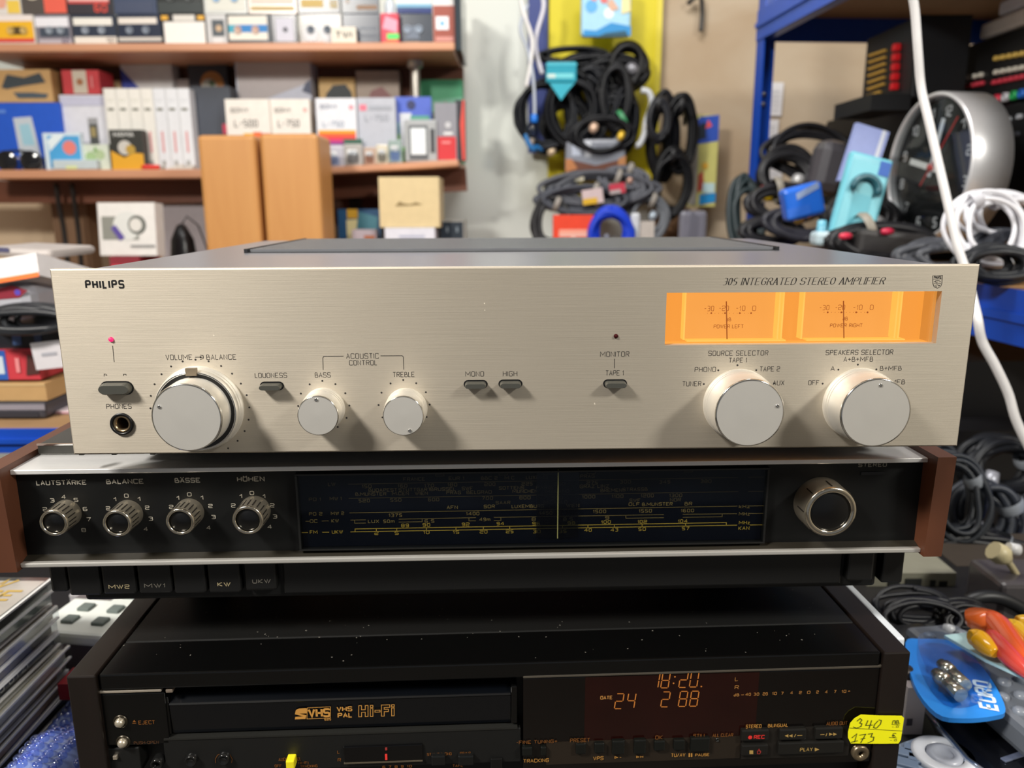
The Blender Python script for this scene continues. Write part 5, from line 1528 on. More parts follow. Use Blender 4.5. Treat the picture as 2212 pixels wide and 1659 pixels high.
def rk(px, py, off=0.):
    """sight line against the rack's left side plane"""
    d = ray(px, py)
    t = (X0+off+SL*YF)/(d.x+SL*d.y)
    return d*t


ZR = rk(2150, 618).z
ZT0, ZT1 = P(1640, 90, YF).z, P(1612, 24, YF).z
BLUE = mat('0f46b0', .4, 0, .06, 30)
ra = math.atan(SL)
rack = empty('metal_rack', (X0, YF, FLOOR), ra, 'blue metal shelving rack on the right, loaded with cables and black receivers', 'rack')
z_ = -FLOOR
LEN, WID = 1.0, .52
for (x, y) in ((0, 0), (WID, 0), (0, -LEN), (WID, -LEN)):
    sx, sy = (1 if x == 0 else -1), (-1 if y == 0 else 1)
    MB().box(x, y, 0, x+sx*.003, y+sy*.038, z_+.50).box(x, y, 0, x+sx*.038, y+sy*.003, z_+.50).build('post', BLUE, rack)
for zb, zt, nm in ((ZT0, ZT1, 'upper'), (ZR-.062, ZR, 'middle'), (ZR-.47, ZR-.41, 'lower')):
    for x in (0, WID):
        s_ = -1 if x == 0 else 1
        mb = MB().box(x-.002, -LEN, z_+zb, x+.002, 0, z_+zt)
        mb.box(x+s_*.003, -LEN, z_+zb+(zt-zb)*.42, x+s_*.006, 0, z_+zb+(zt-zb)*.58)
        mb.box(min(x, x-s_*.02), -LEN, z_+zb, max(x, x-s_*.02), 0, z_+zb+.003)
        mb.build('long_beam', BLUE, rack)
    for y in (0, -LEN):
        MB().box(0, y-.002, z_+zb, WID, y+.002, z_+zt).build('cross_beam', BLUE, rack)
    MB().box(.003, -LEN, z_+zt-.012, WID-.003, 0, z_+zt-.002).build('shelf_board', wood('a87c50', 'c09868', .6, (1, 1, 1), 12), rack)
for z in (.30, .28):
    MB().lathe([(.005, 0), (.004, .003), (0, .003)], (.02, -.004, z_+z-.08), 'y', 10).build('bolt', CHR2, rack)

# receivers: rear panels turned to the left
def PX(px, py, X):
    d = ray(px, py)
    return d*(X/d.x)


RJ = mat('c8a84c', .25, .9)
JB = None


def jack_at(parent, loc, col, r=.0045, name='socket'):
    MB().lathe([(r, 0), (r*.95, -.006), (r*.55, -.007), (r*.5, -.002), (0, -.002)], (0, 0, 0), 'x', 10).build(name, col if not isinstance(col, str) else mat(col, .3, .2), parent, loc)


def receiver(X, pxa, pya, pxb, pyb, label, rows=(), name='receiver', wid=.30, z0=None, col='16171a', extra=None):
    """far top corner (pxa,pya), near bottom given at the far edge (pxb: near edge column, pyb: bottom row at far edge)"""
    A_, B_ = PX(pxa, pya, X), PX(pxb, 300, X)
    zt = A_.z
    zb = PX(pxa, pyb, X).z if z0 is None else z0
    yf, yn = A_.y, B_.y
    rt = empty(name, (X, yn, zb), 0, label, 'receiver')
    MB().rbox(0, 0, 0, wid, yf-yn, zt-zb, .002).build('case', mat(col, .4), rt)
    MB().box(-.0015, .004, .004, 0, yf-yn-.004, zt-zb-.004).build('rear_panel', mat('101114', .5), rt)
    for px0, py0, px1, py1, n, c in rows:
        for i in range(n):
            t = i/max(n-1, 1)
            q = PX(px0+(px1-px0)*t, py0+(py1-py0)*t, X-.0015)
            jack_at(rt, (-.0015, q.y-yn, q.z-zb), c)
    return rt, yn, zb


XA, XB = .76, .675
# far stack: base unit and the unit with red terminals
receiver(XB, 1786, 262, 1985, 520, 'black unit low in the far stack under the red terminal unit', z0=ZR+.001, name='receiver', wid=.08)
r1, yn, zb = receiver(XB-.03, 1874, 84, 1960, 236, 'black amplifier with red terminals and rows of gold sockets', [], wid=.085)
for k in range(7):
    for i in range(5 if k < 6 else 4):
        q = PX(1884+i*7.5-(k*.6), 120+k*14.5-i*2.6, XB-.0315)
        jack_at(r1, (-.0015, q.y-yn, q.z-zb), mat('e0b458', .3, .5), .0026)
for k in range(5):
    q = PX(1944-k*1.2, 103+k*21, XB-.0315)
    MB().rbox(-.012, -.0055, -.006, 0, .0055, .006, .002).build('terminal', mat('d01820', .3), r1, (-.0015, q.y-yn, q.z-zb))
z3 = PX(1874, 236, XB-.03).z
item('spacer_box', 'black box carrying the red terminal amplifier', 'box', 1880, 238, 1965, None, PX(1960, 300, XB-.03).y, .15, '131416', base=PX(1786, 262, XB).z+.001)
# near stack
zN0 = ZR+.001
zN1 = PX(2064, 420, XA).z
zN2 = PX(2064, 246, XA).z
zN3 = PX(2064, 106, XA).z
for zb_, zt_, rows, lb in ((zN0, zN1, [(2178, 404, 2212, 400, 4, '4aa860'), (2180, 424, 2214, 420, 4, 'c89c4c'), (2176, 446, 2212, 440, 4, 'b88848')], 'lowest black receiver of the near stack behind the clock'),
                           (zN1, zN2, [(2150, 226+40, 2152, 266, 1, 'b0b4b8'), (2182, 258, 2206, 252, 2, 'b4b8c0'), (2150, 300, 2200, 290, 3, '4a4e58')], 'middle black receiver of the near stack behind the clock'),
                           (zN2, zN3, [(2156, 126, 2212, 116, 5, 'cfae5a'), (2156, 156, 2212, 146, 5, 'd0ccc0'), (2152, 178, 2212, 166, 6, 'c83a4c'), (2094, 168, 2122, 162, 3, 'd0ccc0'), (2094, 186, 2124, 180, 4, 'c83a4c'), (2156, 224, 2156, 224, 1, 'd8304c'), (2174, 222, 2174, 222, 1, 'c8c8d0'), (2192, 221, 2192, 221, 1, '2aa85c'), (2209, 219, 2209, 219, 1, '2a6cc8')], 'top black receiver of the near stack with rows of coloured sockets')):
    yf, yn = 1.69, .86
    rt = empty('receiver', (XA, yn, zb_), 0, lb, 'receiver')
    MB().rbox(0, 0, 0, .30, yf-yn, zt_-zb_-.002, .002).build('case', mat('17181b', .4), rt)
    MB().box(-.0015, .004, .004, 0, yf-yn-.004, zt_-zb_-.006).build('rear_panel', mat('0f1012', .5), rt)
    for px0, py0, px1, py1, n, c in rows:
        for i in range(n):
            t = i/max(n-1, 1)
            q = PX(px0+(px1-px0)*t, py0+(py1-py0)*t, XA-.0015)
            q.z = min(max(q.z, zb_+.009), zt_-.012)
            big = py0 in (224, 222, 221, 219)
            jack_at(rt, (-.0015, q.y-yn, q.z-zb_), c, .0075 if big else .0042, 'terminal' if big else 'socket')
for i, (xa, ya, h_, lb) in enumerate(((2088, 108, .024, 'lower white slim box on top of the near receiver stack'), (2102, 72, .022, 'upper grey white slim box on top of the near receiver stack'))):
    q = PX(xa, ya, XA-.02)
    z0 = zN3 if i == 0 else zN3+.0265
    rt = empty('set_top_box', (XA-.02+i*.01, .88, z0), R(-2+i), lb, 'set-top box')
    MB().rbox(0, 0, 0, .22, q.y-.88-.03*i, h_, .005).build('case', mat('f2eeea' if i == 0 else 'dcdce4', .4), rt)
    MB().box(.01, -.001, h_*.35, .1, .0, h_*.65).build('front_slot', mat('8a8a90', .3), rt)
rt = empty('black_box', (XA-.01, .90, zN3+.0495), 0, 'black box on the white slim boxes at the top right', 'box')
MB().rbox(0, 0, 0, .25, .36, .05, .004).build('case', mat('101114', .35), rt)
MB().box(-.001, .03, .012, 0, .33, .035).build('label_plate', mat('1c1e22', .3), rt)

# clock
cx_, cy_, cyy = 2011, 359, 1.235
cc = Vector((.6227, cyy, .05))
rad = .1082
ck = empty('wall_clock', cc, 0, 'round wall clock with thick brushed steel rim and black dial, leaning on the rack', 'clock')
AX = Vector((-math.sin(1.49)*math.cos(.017), -math.cos(1.49)*math.cos(.017), math.sin(.017)))
ck.rotation_euler = (-AX).to_track_quat('Y', 'Z').to_euler()
STEEL = brushed('e6e6e8', .34, (60, 60, 60), .04, .05, .55, 0.)
# local frame: -y is the face direction
MB().lathe([(rad*.98, -.0595), (rad, -.058), (rad, -.002), (rad*.985, .001), (rad*.95, .001), (rad*.935, -.003), (rad*.93, -.012)], (0, 0, 0), 'y', 64).build('rim', STEEL, ck)
MB().lathe([(rad*.94, -.04), (0, -.04)], (0, 0, 0), 'y', 40).build('back_plate', mat('1a1a1c', .5), ck)
MB().lathe([(rad*.935, -.011), (0, -.011)], (0, 0, 0), 'y', 48).build('dial', mat('1b1c1d', .25, 0, .1), ck)
for i in range(1, 13):
    a_ = R(30*i+15)
    mb = MB()
    lettering(mb, str(i), 0, 0, rad*.13 if i > 9 else rad*.075, rad*.12, rad*.022, 0)
    mb.build('numeral', mat('c8c8cc', .5), ck, (rad*.76*math.sin(a_), -.0018+.012, rad*.76*math.cos(a_)))
for an, ln, wd, col, nm in ((282, .56, .042, 'ecebea', 'hour_hand'), (14, .66, .04, 'dfe3ea', 'minute_hand'), (38, .8, .012, 'c02a2a', 'second_hand')):
    yy = {'hour_hand': -.004, 'minute_hand': -.0055, 'second_hand': -.007}[nm]
    MB().rbox(-rad*wd, -.0006, -rad*.12 if nm != 'second_hand' else -rad*.3, rad*wd, .0006, rad*ln, .0004).build(nm, mat(col, .4), ck, (0, yy+.012, 0), (0, R(an), 0))
MB().lathe([(rad*.05, -.008), (rad*.05, -.003), (0, -.0025)], (0, 0, 0), 'y', 20).build('hub', mat('c03030', .4), ck)
MB().lathe([(rad*.935, -.0015), (0, -.0015)], (0, 0, 0), 'y', 48).build('glass', pane('e8ecec', .8, .96), ck)

# long white cable in front of the clock
cable('white_cable', 'long white cable hanging across the clock and down beside the amplifier',
      [P(1966, -30, .80), P(1976, 20, .80), P(1983, 110, .80), P(1990, 190, .80), P(2006, 260, .79), P(2022, 330, .78), P(2036, 390, .77), P(2052, 460, .76), P(2068, 530, .75), P(2088, 590, .74), P(2100, 640, .72), P(2112, 690, .70), P(2122, 738, .70), P(2150, 790, .70), P(2178, 850, .70), P(2196, 910, .70), P(2230, 980, .70)], .0042, 'e0dede', k=8, n=8)
# white coil on the rack
for i, (cx_, cy_, rx, ry, tn, rp, sd) in enumerate(((2130, 492, 56, 66, 6, 5.5, 5), (2180, 470, 70, 40, 5, 5.5, 9))):
    coil(('left', 'right')[i]+' tangle of white cable on the rack below the clock', cx_, cy_, rx, ry, .98+.05*i, tn, rp, 'e2e2e8', (2.0, 'c8c8d0'), None, .12, .35, sd, 'white cable tangles below the clock', dens=(1.3, .85))
# things on the middle rack shelf
RC = 'dark cables heaped on the blue rack'
rl = [(1612, 470, 26, 70, 1.62, 5, 5, '2a3538', 'green grey cable hank hanging at the blue post'), (1700, 380, 46, 44, 1.62, 5, 6, '1d1d20', 'black cable heap right of the papers'), (1745, 330, 66, 42, 1.66, 2, 4, '26262a', 'thin black cable arching against the wall'),
      (1690, 440, 60, 30, 1.5, 5, 6, '222226', 'black cable heap behind the yellow plug'), (1740, 480, 70, 26, 1.4, 5, 6, '2c2c34', 'dark cable heap left of the teal pack'), (1860, 470, 60, 34, 1.3, 5, 7, '17171a', 'black cable heap right of the teal pack'), (1900, 520, 90, 26, 1.15, 5, 8, '1a1a1d', 'black cable heap under the clock'),
      (2040, 555, 70, 22, 1.0, 5, 6, '4a4c52', 'grey cable loops at the foot of the clock'), (2150, 570, 60, 26, .92, 6, 5, '26282c', 'dark tangled cables right of the clock foot'), (2190, 540, 50, 30, 1.0, 5, 5, '33363e', 'dark grey cables under the white tangle'), (1670, 500, 50, 20, 1.45, 4, 6, '202024', 'black cable loops next to the blue post')]
for i, (cx_, cy_, rx, ry, Y, tn, rp, col, lb) in enumerate(rl):
    coil(lb, cx_, cy_, rx, ry, Y, tn, rp, col, (random.uniform(0, 3), '8a8478') if i % 3 == 0 else None, (cx_+rx*.6, cy_, ('c8b090', 'b8b8b8', 'c02838', 'd8c060')[i % 4]) if i % 2 else None, .13, .45, 120+i, RC)
rt = empty('yellow_plug', P(1672, 426, 1.55), R(10), 'yellow plug lying on the dark cables beside the blue post', 'plug')
MB().rbox(-.02, -.008, -.008, .02, .008, .008, .005).build('body', mat('d8b41c', .3), rt)
MB().tube([(-.02, 0, 0), (-.032, 0, .0)], .004, 8).build('pin', mat('c8c0b0', .2, .9), rt)
rt = empty('gold_plug', P(1738, 468, 1.3), R(0), 'shiny gold plug pair on the dark cables', 'plug')
mb = MB().lathe([(0, -.018), (.006, -.017), (.007, .012), (.004, .016), (0, .017)], (0, 0, 0), 'x', 12)
mb.build('barrel', mat('d8b868', .2, .8), rt, None, (0, R(-28), 0))
MB().lathe([(0, -.006), (.006, -.005), (.006, .005), (0, .006)], (.026, 0, .014), 'x', 12).build('tip', mat('e0c888', .2, .8), rt)
tl = item('tool_pack', 'tall teal plastic pack with a round handle, leaning left of the clock', 'pack', 1796, 326, 1892, 524, 1.16, .015, '70bccc', [('p', [(.08, .05), (.9, .03), (.92, .9), (.1, .92)], '80c8d6'), ('c', .5, .62, .30, '2c5c6a'), ('c', .5, .58, .22, '78c0cc'), ('p', [(.3, .1), (.7, .1), (.72, .55), (.28, .55)], '66b4c4'), (.7, .8, .95, .96, '2a5cb0')], rough=.25, roll=14, lean=8, bev=.004)
w_, h_, d_ = dims(tl)
MB().tube([(w_*.3*math.cos(R(t)), -.006, h_*.60+w_*.3*math.sin(R(t))) for t in range(-10, 200, 20)], .005, 8).build('handle', mat('2c5c68', .3), tl)
item('tool_card', 'lilac blue card behind the teal pack', 'card', 1815, 268, 1890, 400, 1.25, .01, '8f9cd0', [(.1, .1, .8, .5, 'a0a4cc'), (.78, .0, .9, 1, 'ccd0dc')], roll=16, lean=6, rough=.25)
item('blue_pack', 'bright blue pack lying against the dark cables', 'pack', 1706, 398, 1790, 470, 1.25, .03, '2468d4', [('p', [(.3, .6), (.9, .8), (.9, 1), (.3, .8)], '8a9cc0'), (.0, .1, .6, .4, '2a68d0')], roll=-14, rough=.3, bev=.006)
item('grey_bag', 'dark grey plastic bag slumped behind the teal pack', 'bag', 1755, 300, 1830, 420, 1.5, .06, '47454a', roll=10, rough=.3, bev=.02)
item('foam_wedge', 'dark slab lying in front under the clock, edge toward the amplifier', 'slab', 1850, 500, 2010, 560, 1.12, .12, '2c2a2a', roll=6, bev=.008)
for px, py, Y, c, lb in ((1875, 405, 1.3, 'd02838', 'red plug beside the teal pack handle'), (1828, 510, 1.12, 'd8304c', 'crimson plug under the teal pack'), (1918, 500, 1.12, 'c02848', 'crimson plug at the foot of the clock'), (1888, 428, 1.28, 'd8d0c0', 'cream plug left of the clock rim'), (1874, 470, 1.2, 'd8d4c8', 'white plug lying on the black cables'), (1655, 405, 1.6, 'c83038', 'small red plug at the blue post')):
    rt = empty('plug', P(px, py, Y), R(30), lb, 'plug')
    MB().lathe([(0, -.012), (.004, -.011), (.005, 0), (.004, .008), (0, .009)], (0, 0, 0), 'x', 12).build('sleeve', mat(c, .3), rt)
    MB().lathe([(.002, .008), (.002, .016), (0, .016)], (0, 0, 0), 'x', 10).build('pin', mat('c8c0b0', .2, .9), rt)
rt = item('bottle_spray', 'small pale bottle base at the foot of the teal pack', 'bottle', 1763, 500, 1800, 532, 1.15, .03, 'b8ccd4', rough=.3, bev=.006)
w_, h_, d_ = dims(rt)
MB().lathe([(w_*.3, h_), (w_*.25, h_+.015), (0, h_+.016)], (0, d_/2, 0), 'z', 14).build('cap', mat('6ab0c8', .3), rt)
# dark shelf space below the middle beam
for i, (cx_, cy_, rx, ry, Y, tn, rp, col, lb) in enumerate(((2132, 1112, 55, 44, .80, 6, 6, '2c3038', 'round black cable coil standing right of the radio'), (2060, 1070, 50, 70, .78, 5, 4, '22262c', 'dark cable tangle just right of the wooden radio end'), (2170, 1010, 60, 40, .85, 5, 6, '1a1c20', 'black cable tangle above the round coil'), (2080, 1190, 90, 30, .76, 5, 6, '17181c', 'black cable tangle below the round coil'))):
    coil(lb, cx_, cy_, rx, ry, Y, tn, rp, col, (.5, '8a9098'), (cx_-rx*.4, cy_+ry*.2, '9a9ca4'), .14, .5, 200+i, 'dark cables right of the radio')
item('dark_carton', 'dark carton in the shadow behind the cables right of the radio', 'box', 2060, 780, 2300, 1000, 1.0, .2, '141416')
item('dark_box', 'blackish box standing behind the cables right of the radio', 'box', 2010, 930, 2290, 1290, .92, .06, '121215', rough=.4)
# left rack
zl = P(40, 926, .80).z
lr = empty('metal_rack', (-.48, .80, FLOOR), 0, 'blue metal rack at the left edge carrying a heap of boxes', 'rack')
zl_ = zl-FLOOR
mb = MB().box(-.9, -.002, zl_-.026, .1, .002, zl_).box(-.9, -.006, zl_-.015, .1, -.002, zl_-.010)
mb.build('long_beam', BLUE, lr)
MB().box(-.9, .002, zl_-.012, .1, .5, zl_-.001).build('shelf_board', wood('8a6a48', 'a88660', .6, (1, 1, 1), 12), lr)
for x in (-.9, .062):
    for y in (0, .46):
        MB().box(x, y+.003, 0, x+.038, y+.006, zl_-.013).build('post', BLUE, lr)
LH = 'boxes heaped on the left blue rack'


def left(name, label, cat, x0, y0, x1, y1, Y, dep, col, pr=(), **k):
    return item(name, label, cat, x0, y0, x1, y1, Y, dep, col, pr, **k)


left('grey_case', 'dark grey flat case lowest in the heap on the left rack', 'case', -60, 870, 96, None, .84, .16, '3c3c44', [(.0, .55, 1, .9, '8a8690'), (.0, .1, .9, .4, '2c2c34')], base=zl, rough=.3, bev=.003)
left('pink_box', 'small pink and white box right of the flat grey case', 'box', 108, 888, 150, None, .86, .08, 'd8c8cc', [(.0, .3, 1, .6, 'd88aa0')], base=zl)
left('kraft_box', 'light brown cardboard box in the heap on the left rack', 'box', -60, 828, 100, 866, .845, .15, 'b89464', [(.0, .85, 1, 1, 'c8a878')])
left('toy_box', 'blue and red printed box with a white picture in the left heap', 'box', -60, 757, 84, 820, .85, .15, 'c43a44', [(.0, .0, .52, 1, '2c5cb0'), (.1, .2, .48, .8, 'c8d4dc'), ('p', [(.80, .15), (1, .2), (1, .8), (.85, .85)], '54302c'), (.66, .25, .72, .75, 'e08a8c')])
left('white_card', 'white card leaning against the blue and red box', 'card', 74, 738, 140, 796, .835, .003, 'd4d0d4', [(.3, .48, .8, .6, 'a8a8b0')], roll=-6)
left('dark_box', 'black box above the blue and red box on the left', 'box', -60, 700, 132, 756, .86, .14, '22242a', [(.45, .2, .55, .7, '4a6a9c'), (.7, .3, .78, .8, '3c5078')], rough=.3)
coil('black cable heap between the boxes on the left rack', 70, 690, 70, 18, .83, 4, 5, '26282c', None, None, .14, .4, 301)
bag2 = left('clear_bag', 'crumpled clear white plastic bag in the left heap', 'bag', -60, 612, 70, 690, .85, .10, 'b8b8c0', [('p', [(.4, .55), (.8, .6), (.95, .8), (.7, .95), (.45, .85)], '8c2838'), ('c', .78, .75, .05, '5a4ab8'), ('p', [(.5, .1), (.9, .2), (.9, .4), (.5, .35)], 'd8dae0')], rough=.2, bev=.012)
left('grey_carton', 'grey green carton behind the amplifier at the left', 'box', 66, 600, 150, 692, .93, .10, '9aa09c', [(.05, .0, .9, .4, 'c4ccc8'), (.2, .7, .5, .9, '3a4644'), (.6, .6, .9, .75, '8ab4b8')])
left('flat_carton', 'white carton with an orange edge on top of the left heap', 'box', -60, 556, 84, 606, .84, .14, 'e4e0e0', [(.0, -.06, 1, .14, 'f07020')], roll=-9, lean=14)
left('paper_sheet', 'pale crumpled sheet lying on the white carton of the left heap', 'paper', -40, 536, 110, 556, .90, .1, 'a8a09c', [(.0, .5, .4, 1, '4a4a68')], roll=3, bev=.005)

# ================================================================== AROUND THE VIDEO RECORDER
# CD cases, left
CDW, CDL, CDH = .125, .142, .0101
xc0 = -.3135
cards = [('c8b8a8', 'topmost CD case of the left stack with yellow letters on its cover', '2a2624'), ('6a6660', 'second CD case from the top with dark spine', '38363a'), ('d4cab8', 'third CD case from the top with pale spine lettering', 'c8bca8'), ('8a8478', 'fourth CD case from the top with grey brown spine', '7a7064'),
         ('2c2c30', 'fifth CD case from the top with black spine and white lettering', '1c1c1e'), ('d8d4c8', 'sixth CD case from the top with cream spine', 'dcd4bc'), ('c8c0b0', 'seventh CD case from the top with beige spine', 'd4c4a4'), ('a89888', 'eighth CD case from the top with blue lettering on its spine', 'b0906c'), ('c4b68a', 'lowest CD case of the left stack with dark spine', '2c2824')]
for i, (c1, lb, c2) in enumerate(cards):
    z0 = TABLE+CDH*(len(cards)-1-i)+.0003
    rt = empty('cd_case', (xc0+random.uniform(-.003, .003)+(.004 if i > 4 else 0), .5, z0), R(random.uniform(-1.5, 1.5)), lb, 'CD case', 'stack of CD cases left of the video recorder')
    MB().rbox(-CDW, -CDL, 0, 0, 0, CDH-.0004, .0006).build('case', pane('f0f2f4', .9, .97, .08, .06), rt)
    for za, zb in ((0, .0013), (CDH-.0019, CDH-.0005)):
        MB().box(-.0016, -CDL+.001, za, .0004, -.001, zb).build('edge_gleam', mat('eceae6', .2, 0, .1), rt)  # near-white strips stand for light reflected by the clear plastic
    MB().box(-CDW+.003, -CDL+.003, .0012, -.006, -.003, CDH-.0024).build('tray', mat(c1, .5), rt)
    MB().box(-.0048, -CDL+.004, .0014, -.0022, -.004, CDH-.0022).build('spine_card', mat(c2, .5, 0, .3, 90), rt)
    if i in (1, 4):
        mb = MB()
        lettering(mb, 'MIKE' if i == 1 else 'OF DJ OTZI', 0, 0, .02 if i == 1 else .05, .0035, .0006, 0)
        mb.xf(Matrix.Translation((-.0018, -.065 if i == 1 else -.06, .0055)) @ Matrix.Rotation(R(90), 4, 'Z')).build('spine_lettering', mat('b8b4a8', .5), rt)
    if i == 0:
        MB().box(-CDW+.012, -CDL+.003, CDH-.0022, -.004, -.003, CDH-.0016).build('booklet', mat('d0c4b8', .4, 0, .35, 25), rt)
        mb = MB()
        lettering(mb, 'NOW', -.002, .010, .044, .011, .0026, 0, .2)
        lettering(mb, 'DANCE', 0, -.006, .064, .012, .0026, 0, .2)
        mb.xf(Matrix.Translation((-.043, -.018, CDH-.0013)) @ Matrix.Rotation(R(-90), 4, 'X')).build('cover_lettering', mat('e0b43c', .4), rt)
# bubble wrap
rt = empty('bubble_wrap', (-.268, .43, TABLE), R(6), 'bundle of blue bubble wrap between the CD cases and the recorder', 'bubble wrap')
rnd = random.Random(11)
mb = MB()
for i in range(9):
    for j in range(5):
        pass
N1, N2 = 14, 7
vs = []
for i in range(N1):
    for j in range(N2):
        u, v = i/(N1-1), j/(N2-1)
        vs.append((-.032+.062*v, -.085+.165*u, .004+.042*math.sin(math.pi*v)*(.6+.4*math.sin(u*7))+rnd.uniform(-.004, .004)))
mb.add(vs, [(i*N2+j, (i+1)*N2+j, (i+1)*N2+j+1, i*N2+j+1) for i in range(N1-1) for j in range(N2-1)], 0, True)
mb.build('wrapped_bundle', mat('8a98c0', .22, 0, .8, 90), rt)
mb = MB()
for k in range(26):
    for k2 in range(11):
        u, v = (k+.5+.5*(k2 % 2))/26.5*(N1-1), (k2+.5)/11*(N2-1)
        i, j = min(int(u), N1-2), min(int(v), N2-2)
        fu, fv = u-i, v-j
        p = (Vector(vs[i*N2+j])*(1-fu)+Vector(vs[(i+1)*N2+j])*fu)*(1-fv)+(Vector(vs[i*N2+j+1])*(1-fu)+Vector(vs[(i+1)*N2+j+1])*fu)*fv
        mb.lathe([(.0030, -.001), (.0027, .0012), (.0016, .0021), (0, .0024)], p, 'z', 9)
o = mb.build('bubbles', pane('d0dcff', 1., .97, .05, .10), rt)
o['kind'] = 'stuff'
# remote and boxes behind the CD cases
item('purple_box', 'dark purple grey box under the white remote control', 'box', 136, 1392, 236, None, .515, .11, '564c54', base=TABLE)
zt = P(186, 1392, .515).z
rt = empty('remote_control', (PZ(205, 1360, zt).x+.004, PZ(205, 1398, zt).y, zt), R(-8), 'white remote control with grey keys, left of the video recorder', 'remote control')
MB().rbox(-.042, .0, 0, .046, .088, .010, .003).build('body', mat('e2e6e0', .4), rt)
for r_ in range(2):
    for c in range(3):
        MB().rbox(-.026+c*.024, .012+r_*.018, .0095, -.016+c*.024, .022+r_*.018, .0125, .0012).build('key', mat('6a7470', .4), rt)
for c in range(2):
    MB().rbox(-.004+c*.024, .052, .0095, .014+c*.024, .070, .0115, .0012).build('wide_key', mat('8c9494', .4), rt)
MB().box(-.040, .048, .0098, -.010, .078, .0104).build('screen', mat('6a6464', .3), rt)
item('clear_box', 'pale clear packs behind the white remote control', 'box', 150, 1285, 262, None, .63, .06, 'c4c0c4', [(.0, .86, 1, 1, 'dcd8d8'), (.1, .6, .8, .8, 'b8b4c0')], base=TABLE, rough=.2)
item('red_box', 'small dark red box beside the lowest CD case', 'box', 126, 1478, 170, 1512, .475, .02, '8c1420', rough=.4)
# right of the recorder
q = Matrix.Rotation(.0453, 3, 'Z') @ Vector((.2156, .014, 0))
wb = empty('white_board', (V.o.x+q.x, V.o.y+q.y, TABLE), R(2.6), 'white board standing right against the video recorder', 'board')
MB().rbox(0, .0, 0, .0046, .16, V.o.z-TABLE-.0008, .001).build('sheet', mat('dce2e8', .5), wb)
nb = item('network_box', 'pale grey network box with port openings, behind the recorder at right', 'network box', 1872, 1238, 2062, 1306, .66, .10, '8a8878', base=None)
w_, h_, d_ = dims(nb)
for u, v, uw, vh in ((.30, .55, .13, .5), (.52, .52, .18, .62), (.74, .55, .06, .45), (.86, .5, .09, .5), (.12, .3, .06, .2)):
    MB().box(w_*(u-.5-uw/2), -.001, h_*(v-vh/2), w_*(u-.5+uw/2), .0, h_*(v+vh/2)).build('port', mat('1c1e1c', .4), nb)
item('beige_carton', 'dim beige carton behind the pack of lures', 'box', 2066, 1222, 2330, None, .70, .075, '403830', base=TABLE)
rt = empty('beige_plug', P(2165, 1205, .62), 0, 'cream plug and cable hanging at the right edge', 'plug')
o_ = -Vector(rt.location)
MB().tube([P(x, y, .62)+o_ for x, y in ((2145, 1188), (2165, 1200), (2178, 1212))], [.008, .009, .004], 10).build('body', mat('c8bc94', .4), rt)
MB().tube(smooth([P(x, y, .62)+o_ for x, y in ((2174, 1208), (2192, 1235), (2206, 1262), (2225, 1300))], 4), .0028, 8).build('cord', mat('b8ac88', .4), rt)
MB().tube([P(x, y, .62)+o_ for x, y in ((2178, 1184), (2200, 1188))], .005, 10).build('tip', mat('dcdcdc', .3), rt)
cable('black_cable', 'thick black cable arching behind the grey remote control', [P(2010, 1352, .60), P(2060, 1318, .60), P(2110, 1292, .60), P(2160, 1292, .60), P(2212, 1318, .60), P(2240, 1350, .60)], .0055, '16181c')
cable('black_cable', 'thin black cable lying before the network box', [P(1960, 1280, .62), P(1990, 1305, .62), P(2040, 1312, .61), P(2075, 1300, .61)], .003, '2a2c34')


def slab(name, label, cat, px, z, h, col, bev=0., **k):
    """flat thing lying on a level surface, outline given by the photo pixels of its top"""
    q = [PZ(x, y, z+h) for x, y in px]
    c = sum(q, Vector())/len(q)
    rt = empty(name, (c.x, c.y, z), 0, label, cat)
    if k.get('round'):
        q = smooth(q, 4, True)
    poly = [(p.x-c.x, p.y-c.y) for p in q]
    mb = MB().prismz(poly, 0, h)
    mb.build(k.get('part', 'body'), mat(col, k.get('rough', .35)) if isinstance(col, str) else col, rt)
    return rt, c


Z1 = TABLE
ph, c = slab('flat_phone', 'big black glossy phone with a silver edge, lower right corner', 'phone', [(1996, 1490), (2040, 1478), (2130, 1540), (2240, 1600), (2240, 1680), (2160, 1690), (2090, 1640), (2040, 1580)], Z1, .012, '0c0d12', rough=.1)
q = [PZ(x, y, Z1+.012) for x, y in ((2000, 1532), (2040, 1582), (2090, 1640), (2160, 1690))]
MB().tube([(p.x-c.x, p.y-c.y, .011) for p in q], .0022, 8).build('silver_edge', mat('b0bcd0', .15, .9), ph)
q = PZ(2195, 1634, Z1+.0125)
MB().rbox(-.011, -.002, 0, .011, .002, .0015, .0006).build('side_key', mat('7a84a0', .2, .6), ph, (q.x-c.x, q.y-c.y, .012), (0, 0, R(20)))
Z2 = Z1+.014
# grey remote
p1, p2 = PZ(2016, 1352, Z2+.02), PZ(2225, 1520, Z2+.02)
d_ = (p2-p1)
ang = math.atan2(d_.y, d_.x)
gr = empty('remote_control', (p1.x, p1.y, Z2), ang, 'long grey remote control with round keys under the blue blister pack', 'remote control')
L_ = d_.length+.03
MB().rbox(-.004, -.021, 0, L_, .021, .02, .005).build('body', mat('5f646c', .4), gr)
for i in range(7):
    for j in range(3):
        if (i + j) % 5 == 4 or (i < 2 and j == 1):
            continue
        MB().lathe([(.0042, 0), (.0040, .0022), (.0024, .0034), (0, .0036)], (.014+i*(L_-.03)/6.5, -.0125+j*.0125, .0195), 'z', 14).build('key', mat('7c828c', .3), gr)
MB().lathe([(.0042, 0), (.0040, .003), (0, .0045)], (.006, .008, .0195), 'z', 14).build('power_key', mat('b8bcc0', .25), gr)
